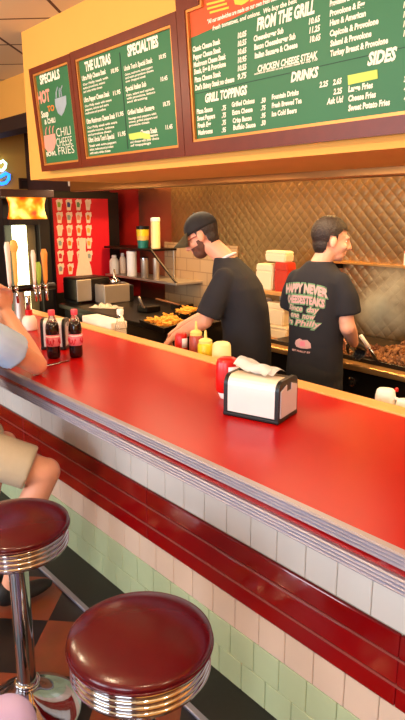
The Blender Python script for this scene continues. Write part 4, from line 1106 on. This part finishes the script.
me = shirt(S1, [([(-.15, .045, 1.352), (-.19, .085, 1.25), (-.212, .12, 1.15)], [.064, .07, .074]), ([(.15, .05, 1.352), (.19, .1, 1.25), (.212, .14, 1.16)], [.064, .07, .074])])
obj('t_shirt', me, 'black_shirt', c1, True)
bm = B(); lathe(bm, [(.062, 0), (.068, .004), (.068, .012), (.06, .016)], seg=28, mtx=Matrix.Translation((0, .078, 1.452)) @ Matrix.Rotation(math.radians(-28), 4, 'X')); obj('undershirt_collar', bm, 'side_grey', c1, True)
bm = B()
for k in range(3): box(bm, -.06, .06, .108, .112, 1.06 + .07 * k, 1.1 + .07 * k, .01)
for k in (0,): ball(bm, (0, .112, 1.2), (.065, .006, .07), 16)
bm.free(); bm = B(); ball(bm, (-.06, .118, 1.2), (.05, .014, .055), 18); obj('chest_print', bm, 'print_pink', c1, True)
legs_trousers(c1, .86, .08, 'dark_trousers'); shoes(c1)
c1.scale = (1.02, 1.02, 1.02)
# cap: dark crown, olive peak worn forward
bm = B(); ball(bm, (0, -.012, .045), (.084, .102, .088), 32)
bmesh.ops.delete(bm, geom=[v for v in bm.verts if v.co.z < .026 - .12 * min(0, v.co.y + .02)*.0], context='VERTS'); bmesh.ops.solidify(bm, geom=bm.faces[:], thickness=.006)
for v in bm.verts: v.co = hc + hr @ (v.co)
cp = obj('cap_crown', bm, 'cap_black', c1, True)
bm = B(); vs = []
for i in range(13):
    a_ = (i / 12 - .5) * 2.3
    row = []
    for j in range(5):
        r_ = .0 + j / 4; x_ = math.sin(a_) * (.078 + .012 * r_); y_ = .02 + math.cos(a_) * (.07 + .1 * r_ * max(0, math.cos(a_)) ** .5); row.append(bm.verts.new(hc + hr @ V((x_, y_, .05 - .03 * r_ - .045 * (x_ / .08) ** 2 * r_))))
    vs.append(row)
for i in range(12):
    for j in range(4): bm.faces.new((vs[i][j], vs[i + 1][j], vs[i + 1][j + 1], vs[i][j + 1]))
bmesh.ops.solidify(bm, geom=bm.faces[:], thickness=.005); obj('cap_peak', bm, 'cap_olive', cp, True)
bm = B(); ball(bm, hc + hr @ V((0, -.012, .133)), .007, 10); obj('cap_button', bm, 'cap_black', cp, True)
obj('hair', hair_cap(hc, hr, .006, -.075, .05), 'hair', c1, True)
bm = B(); ball(bm, (0, .03, -.022), (.067, .0685, .079), 28); ball(bm, (0, .05, -.074), (.05, .046, .042), 24)
bm2 = weld(bm, .005, 2); bm = bmesh.new(); bm.from_mesh(bm2)
bmesh.ops.delete(bm, geom=[v for v in bm.verts if v.co.y < -.005 or v.co.z > (-.04 if v.co.y > .03 else -.015) or (abs(v.co.x) < .026 and v.co.z > -.045)], context='VERTS')
for v in bm.verts: v.co = hc + hr @ v.co
obj('beard', bm, 'beard', c1, True)
bm = B()
for s in (-1, 1):
    ring = [hc + hr @ V((s * .033 + .024 * math.cos(a_), .098 - .012 * abs(math.cos(a_)), .002 + .018 * math.sin(a_))) for a_ in [2 * PI * i / 18 for i in range(19)]]
    tube(bm, ring, .0028, 6); tube(bm, [hc + hr @ V((s * .056, .088, .006)), hc + hr @ V((s * .08, .03, .006)), hc + hr @ V((s * .082, -.015, .0))], .0026, 6)
tube(bm, [hc + hr @ V((-.01, .1, .006)), hc + hr @ V((0, .106, .008)), hc + hr @ V((.01, .1, .006))], .0026, 6)
obj('glasses', bm, 'glasses_red', c1, True)

# cook with his back turned
q = at_y(316.5, 320, 2.66)
c2 = thing('person', 'cook in printed black t-shirt with his back turned working at the grill', 'person', (q.x, 2.66, 0), math.radians(10))
hc = V((.04, .045, 1.602)); hr = rz3(math.radians(-42)) @ Matrix.Rotation(math.radians(-8), 3, 'X')
bm = B(); head_parts(bm, hc, hr)
limb(bm, [(0, .0, 1.38), (0, .01, 1.47), (.03, .025, 1.54)], [.068, .055, .053], 16)
loft(bm, [((0, 0, .86), .13, .09), ((0, 0, 1.0), .12, .085), ((0, 0, 1.15), .13, .088), ((0, 0, 1.3), .14, .09), ((0, 0, 1.4), .11, .075)], 24)
hx = at_z(357, 349, .955); inv = Matrix.Rotation(-math.radians(10), 3, 'Z'); tgt = inv @ (hx - V((q.x, 2.66, 0)))
tgt = V((min(tgt.x, .32), tgt.y, .965))
AR = [(.13, -.0, 1.365), (.188, .0, 1.15), tuple(tgt - V((-.02, .09, -.045)))]; AL = [(-.13, .0, 1.365), (-.18, .08, 1.13), (-.08, .30, 1.03)]
for A in (AL, AR):
    e_ = V(A[1]); w_ = V(A[2]); limb(bm, A[:2], [.044, .042], 16); limb(bm, [e_, e_.lerp(w_, .35), w_], [.044, .043, .028], 16)
hand(bm, AL[2], (.3, .6, -.3), (-.2, .3, .9), -1, .4)
for s in (-1, 1): limb(bm, [(s * .085, 0, .86), (s * .1, .01, .5), (s * .11, -.02, .1)], [.07, .05, .035], 12)
obj('body', weld(bm, .006, 3), 'skin_pale', c2, True); eyes(c2, hc, hr)
bm = B(); hand(bm, AR[2], (.05, .8, -.45), (.1, .45, .85), -1, .75, 1.06); obj('glove', weld(bm, .005, 2), 'glove_black', c2, True)
S2 = [((0, 0, .78), .164, .115), ((0, 0, .9), .162, .112), ((0, 0, 1.03), .154, .108), ((0, 0, 1.17), .157, .11), ((0, 0, 1.31), .162, .108), ((0, 0, 1.385), .156, .1), ((0, .003, 1.435), .125, .084), ((0, .006, 1.466), .09, .07), ((0, .01, 1.492), .066, .06)]
me = shirt(S2, [([(-.128, 0, 1.38), (-.166, .02, 1.3), (-.182, .035, 1.215)], [.062, .068, .072]), ([(.128, 0, 1.38), (.17, .004, 1.3), (.184, .008, 1.215)], [.062, .068, .072])])
sh2 = obj('t_shirt', me, 'black_shirt', c2, True)
legs_trousers(c2, .86, .08, 'dark_trousers'); shoes(c2)
obj('hair', hair_cap(hc, hr, .01, -.082, .058), 'hair', c2, True)
# lettering across the back, laid on the cloth
from mathutils.bvhtree import BVHTree
bvh = BVHTree.FromPolygons([v.co.copy() for v in me.vertices], [tuple(p_.vertices) for p_ in me.polygons])
def lay(bm):
    for v in bm.verts:
        hit = bvh.ray_cast(V((v.co.x, -1, v.co.z)), V((0, 1, 0)))
        v.co.y = (hit[0].y if hit[0] else -.13) - .003 + v.co.y
    return bm
def back_text(s, w, zc, cap, arch, m, bold, y=0, shear=.0, xc=-.03):
    mt = text_mesh(s, shear, bold); xs = [v.co.x for v in mt.vertices]; k = w / (max(xs) - min(xs)); mid = (max(xs) + min(xs)) / 2
    bm = bmesh.new(); bm.from_mesh(mt); bpy.data.meshes.remove(mt)
    bmesh.ops.subdivide_edges(bm, edges=[e for e in bm.edges if e.calc_length() * k > .02], cuts=1)
    for v in bm.verts:
        x = (v.co.x - mid) * k; z = zc + v.co.y * cap / .72 - arch * (x / (w / 2)) ** 2; v.co = V((x + xc, y, z))
    return lay(bm)
o_ = obj('back_print', back_text('HAPPY NEVER', .28, 1.33, .044, .02, 'print_pink', .05), 'print_pink', sh2)
obj('back_print', back_text('HAPPY NEVER', .288, 1.327, .05, .02, 'x', .11, .0012), 'print_green', sh2)
obj('back_print', back_text('CHEESESTEAKS', .255, 1.27, .04, .012, 'x', .05), 'print_pink', sh2)
obj('back_print', back_text('CHEESESTEAKS', .263, 1.267, .046, .012, 'x', .11, .0012), 'print_green', sh2)
for zc, s_, w_ in ((1.226, 'Since  day', .2), (1.188, 'one  now', .16), (1.148, 'in Philly', .23)):
    obj('back_print', back_text(s_, w_, zc, .03, 0, 'x', .02, 0, .2), 'print_pink', sh2)
    obj('back_print', back_text(s_, w_ + .008, zc - .003, .036, 0, 'x', .11, .0012, .2), 'print_green', sh2)
def patch(P, m, y=0):
    bm = B(); f_ = bm.faces.new([bm.verts.new((x, y, z)) for x, z in P]); bmesh.ops.triangulate(bm, faces=[f_]); return obj('back_emblem', lay(bm), m, sh2)
patch([(-.07, 1.04), (-.065, 1.06), (-.04, 1.075), (-.02, 1.068), (.01, 1.072), (.03, 1.055), (.035, 1.03), (.01, 1.022), (-.03, 1.02), (-.06, 1.025)], 'print_pink')
patch([(-.035, 1.03), (-.035, 1.06), (-.005, 1.062), (.0, 1.035)], 'label_pink', -.001)
obj('back_print', back_text('EST PHILLY ST', .12, .998, .01, 0, 'x', .03), 'print_pink', sh2)
# scraper in the gloved hand
w0 = c2.matrix_basis @ (V(AR[2]) + V((.01, .08, -.075)))
t = thing('grill_scraper', 'steel grill scraper held in the black glove', 'scraper', (w0.x + .02, w0.y + .04, GT + .002), math.radians(-35))
bm = B(); loft(bm, [((0, .06, .0), .05, .002), ((0, .03, .05), .045, .003), ((0, .01, .085), .012, .004)], 12, 4); obj('blade', bm, 'chrome', t)
bm = B(); tube(bm, [(0, .01, .083), (0, -.02, .12), (0, -.05, .16)], [.011, .012, .012], 12); obj('handle', bm, 'white_plastic', t, True)

# customer on the stool
c3 = thing('person', 'seated customer in light blue shirt and khaki shorts leaning on the counter', 'person', (CX, .72, 0), math.radians(-3))
def loc3(p): return rz3(math.radians(3)) @ (V(p) - V((CX, .72, 0)))
el = loc3(at_z(37, 365, CT + .046)); hd = loc3(at_y(6, 312, 1.16))
rk = loc3(at_z(44, 472, .655)); lk = loc3(at_z(2, 444, .66))
hc = V((0, .2, 1.5)); hr = Matrix.Rotation(math.radians(-6), 3, 'X')
sr = V((.19, .17, 1.285)); sl = V((-.19, .17, 1.285))
bm = B(); head_parts(bm, hc, hr); limb(bm, [(0, .14, 1.28), (0, .16, 1.38), (0, .19, 1.43)], [.075, .062, .058], 16)
loft(bm, [((0, 0, .8), .165, .125), ((0, .0, .92), .16, .12), ((0, .05, 1.08), .17, .12), ((0, .11, 1.22), .18, .115), ((0, .14, 1.3), .14, .09)], 24)
limb(bm, [sr, el], [.054, .046], 16); limb(bm, [el, el.lerp(hd, .35), hd], [.046, .045, .03], 16)
elL = V((-.22, .42, CT + .046)); hdL = hd + V((-.06, .01, 0.0))
limb(bm, [sl, elL], [.054, .046], 16); limb(bm, [elL, elL.lerp(hdL, .35), hdL], [.046, .045, .03], 16)
hand(bm, hd, (-.25, .1, .9), (.8, .4, .1), -1, .45, 1.05); hand(bm, hdL, (.3, .0, .9), (-.8, .5, 0), 1, .45, 1.05)
def leg(k_, ank, hip):
    limb(bm, [hip, hip.lerp(k_, .5), k_], [.085, .08, .062], 18)
    kn = V(k_); limb(bm, [kn + V((0, .012, -.0)), kn.lerp(ank, .3) + V((0, -.02, 0)), kn.lerp(ank, .7), ank], [.06, .06, .045, .036], 18)
ankR = V((rk.x - .1, rk.y - .16, .1)); ankL = V((lk.x - .03, lk.y - .16, .1))
leg(rk, ankR, V((.1, .04, .8))); leg(lk, ankL, V((-.1, .04, .8)))
obj('body', weld(bm, .007, 4), 'skin', c3, True); eyes(c3, hc, hr)
me = shirt([((0, -.02, .78), .195, .15), ((0, -.01, .9), .195, .15), ((0, .04, 1.06), .195, .145), ((0, .1, 1.2), .2, .135), ((0, .13, 1.29), .185, .11), ((0, .145, 1.335), .12, .085), ((0, .155, 1.365), .075, .068)],
           [([sr - V((.02, .01, 0)), sr.lerp(el, .3), sr.lerp(el, .58)], [.077, .08, .084]), ([sl + V((.02, 0, 0)), sl.lerp(elL, .4), sl.lerp(elL, .8)], [.077, .08, .083])])
obj('shirt', me, 'blue_shirt', c3, True)
bm = B(); loft(bm, [((0, .0, .785), .2, .15), ((0, -.01, .83), .195, .155), ((0, -.01, .9), .18, .145)], 28, 2.5)
for k_, s in ((rk, 1), (lk, -1)):
    hp = V((s * .1, .03, .825)); e_ = hp.lerp(k_, .86)
    ball(bm, hp, .1, 16); tube(bm, [hp, hp.lerp(k_, .5), e_], [.1, .098, .097], 24)
obj('shorts', weld(bm, .009, 4), 'khaki', c3, True)
obj('hair', hair_cap(hc, hr, .01, -.08, .055), 'hair', c3, True)
for an in (ankR, ankL):
    bm = B(); ball(bm, an + V((0, .08, -.065)), (.048, .13, .034), 16); ball(bm, an + V((0, -.01, -.04)), (.042, .06, .06), 16)
    me = weld(bm, .008, 2); lo = min(v.co.z for v in me.vertices)
    for v in me.vertices: v.co.z = max(.017, v.co.z - lo + .017)
    obj('shoe', me, 'shoe', c3, True)

# second seated person, only a lavender clad knee shows
kw = at_z(6, 722, .47)
c4 = thing('person', 'person of whom only a pale lavender knee shows, bottom left corner', 'person', (kw.x + .02, kw.y - .46, 0), 0)
lo4 = lambda p: V(p) - V(c4.location)
kR = lo4((kw.x, kw.y, .455)); kL = kR + V((-.2, -.02, 0))
hc = V((-.1, .03, 1.2)); hr = Matrix.Identity(3)
bm = B(); head_parts(bm, hc, hr); limb(bm, [(-.1, -.02, .98), (-.1, 0, 1.08), (-.1, .02, 1.13)], [.07, .056, .055], 14)
loft(bm, [((-.1, -.06, .52), .16, .12), ((-.1, -.06, .65), .15, .115), ((-.1, -.03, .85), .165, .11), ((-.1, -.02, .99), .14, .09)], 24)
for s in (-1, 1):
    limb(bm, [(-.1 + s * .17, -.02, .97), (-.1 + s * .2, .0, .74), (-.1 + s * .1, .2, .6)], [.05, .042, .027], 14); hand(bm, (-.1 + s * .1, .2, .6), (-s * .2, .9, -.2), (0, .2, .9), -s, .3)
for k_, s in ((kR, 1), (kL, -1)): limb(bm, [(-.1 + s * .1, -.04, .52), k_, (k_.x, k_.y + .02, .1)], [.07, .05, .035], 14)
obj('body', weld(bm, .008, 3), 'skin', c4, True); eyes(c4, hc, hr)
bm = B(); loft(bm, [((-.1, -.06, .46), .185, .15), ((-.1, -.07, .56), .18, .14), ((-.1, -.07, .62), .17, .13)], 24, 2.4)
for k_, s in ((kR, 1), (kL, -1)): limb(bm, [(-.1 + s * .1, -.04, .53), V((-.1 + s * .1, -.04, .53)).lerp(k_, .6), k_, (k_.x, k_.y + .02, .14)], [.092, .085, .078, .055], 18)
obj('trousers', weld(bm, .009, 4), 'lavender', c4, True)
me = shirt([((-.1, -.06, .56), .19, .145), ((-.1, -.05, .7), .18, .135), ((-.1, -.03, .88), .185, .13), ((-.1, -.02, .98), .17, .105), ((-.1, -.02, 1.02), .11, .08), ((-.1, -.02, 1.05), .072, .064)],
           [([(-.1 + s * .16, -.02, .97), (-.1 + s * .19, -.01, .86), (-.1 + s * .205, .0, .77)], [.066, .068, .07]) for s in (-1, 1)])
obj('shirt', me, 'white_plastic', c4, True); obj('hair', hair_cap(hc, hr, .012, -.08, .055), 'hair', c4, True)
for k_ in (kR, kL):
    bm = B(); ball(bm, (k_.x, k_.y + .09, .033), (.042, .12, .033), 14); ball(bm, (k_.x, k_.y + .01, .06), (.04, .055, .06), 14); me = weld(bm, .008, 2); lo = min(v.co.z for v in me.vertices)
    for v in me.vertices: v.co.z = max(0, v.co.z - lo)
    obj('shoe', me, 'shoe', c4, True)
t = thing('dining_chair', 'wooden chair under the person with the lavender knee', 'chair', (c4.location.x - .1, c4.location.y - .08, 0))
bm = B(); box(bm, -.2, .2, -.2, .2, .40, .43, .008); obj('seat', bm, 'chair_wood', t)
for x in (-.17, .17):
    for y in (-.17, .17): bm = B(); tube(bm, [(x, y, 0), (x, y, .4)], .018, 10); obj('leg', bm, 'chair_wood', t)
    bm = B(); tube(bm, [(x, -.185, .43), (x, -.25, .88)], .017, 10); obj('back_post', bm, 'chair_wood', t)
bm = B(); box(bm, -.18, .18, -.255, -.225, .7, .86, .006); obj('backrest', bm, 'chair_wood', t)

# ------------------------------------------------------------------ steam over the grill
m = bpy.data.materials.new('steam'); m.use_nodes = True; nt = m.node_tree; n = nt.nodes; n.remove(n['Principled BSDF'])
vs_ = n.new('ShaderNodeVolumeScatter'); vs_.inputs['Color'].default_value = (1, .95, .9, 1)
tc = n.new('ShaderNodeTexCoord'); nz = n.new('ShaderNodeTexNoise'); nz.inputs['Scale'].default_value = 5; nz.inputs['Detail'].default_value = 3
nt.links.new(tc.outputs['Object'], nz.inputs['Vector'])
ln_ = n.new('ShaderNodeVectorMath'); ln_.operation = 'LENGTH'
mp = n.new('ShaderNodeMapping'); mp.inputs['Scale'].default_value = (1 / .26, 1 / .17, 1 / .26); nt.links.new(tc.outputs['Object'], mp.inputs[0]); nt.links.new(mp.outputs[0], ln_.inputs[0])
fall = mnode(nt, 'MAXIMUM', mnode(nt, 'SUBTRACT', 1, ln_.outputs['Value']), 0)
den = mnode(nt, 'MULTIPLY', mnode(nt, 'MULTIPLY', fall, mnode(nt, 'MAXIMUM', mnode(nt, 'SUBTRACT', nz.outputs['Fac'], .4), 0)), 62)
nt.links.new(den, vs_.inputs['Density']); nt.links.new(vs_.outputs[0], n['Material Output'].inputs['Volume'])
bm = B(); ball(bm, (0, 0, 0), (.3, .2, .3), 20)
q = at_y(384, 330, 3.4)
st = obj('steam', bm, m, None, True, (q.x, 3.4, 1.2)); tag(st, 'pale steam rising from the frying meat on the grill', 'steam', None, 'stuff')

# ------------------------------------------------------------------ light
w_ = bpy.data.worlds.new('world'); SC.world = w_; w_.use_nodes = True
bg = w_.node_tree.nodes['Background']; bg.inputs[0].default_value = (.75, .85, 1, 1); bg.inputs[1].default_value = 1.2
def area(name, loc, rot, sx, sy, power, col):
    l = bpy.data.lights.new(name, 'AREA'); l.shape = 'RECTANGLE'; l.size = sx; l.size_y = sy; l.energy = power; l.color = col
    o = bpy.data.objects.new(name, l); COL.objects.link(o); o.location = loc; o.rotation_euler = rot; return o
WARM = (1, .78, .52)
for i, x in enumerate((-4.0, -1.4, 1.2)):
    area('window_daylight', (x, -2.95, 1.6), (PI / 2, 0, 0), 1.8, 1.6, 95, (.86, .92, 1))
def bulb(name, loc, power, col, rad=.06):
    l = bpy.data.lights.new(name, 'POINT'); l.energy = power; l.color = col; l.shadow_soft_size = rad
    o = bpy.data.objects.new(name, l); COL.objects.link(o); o.location = loc
for x, y in ((-4.6, .2), (-3.0, .2), (-1.4, .0), (.3, .0), (1.6, .8)):
    bulb('pendant_bulb', (x, y, 2.55), 46, WARM)
for x in (-4.6, -3.2, -1.9, -.6):
    area('kitchen_lamp', (x, 2.45, 1.97), (0, 0, 0), .9, .25, 11, (1, .72, .42))
for x in (-4.6, -3.7, -2.75, -1.7, -.6):
    area('hood_lamp', (x, 3.5, 2.35), (0, 0, 0), .15, .15, 20, (1, .6, .22))

vs = SC.view_settings
vs.view_transform = 'Standard'; vs.look = 'None'; vs.exposure = 0; vs.gamma = 1; vs.use_curve_mapping = False
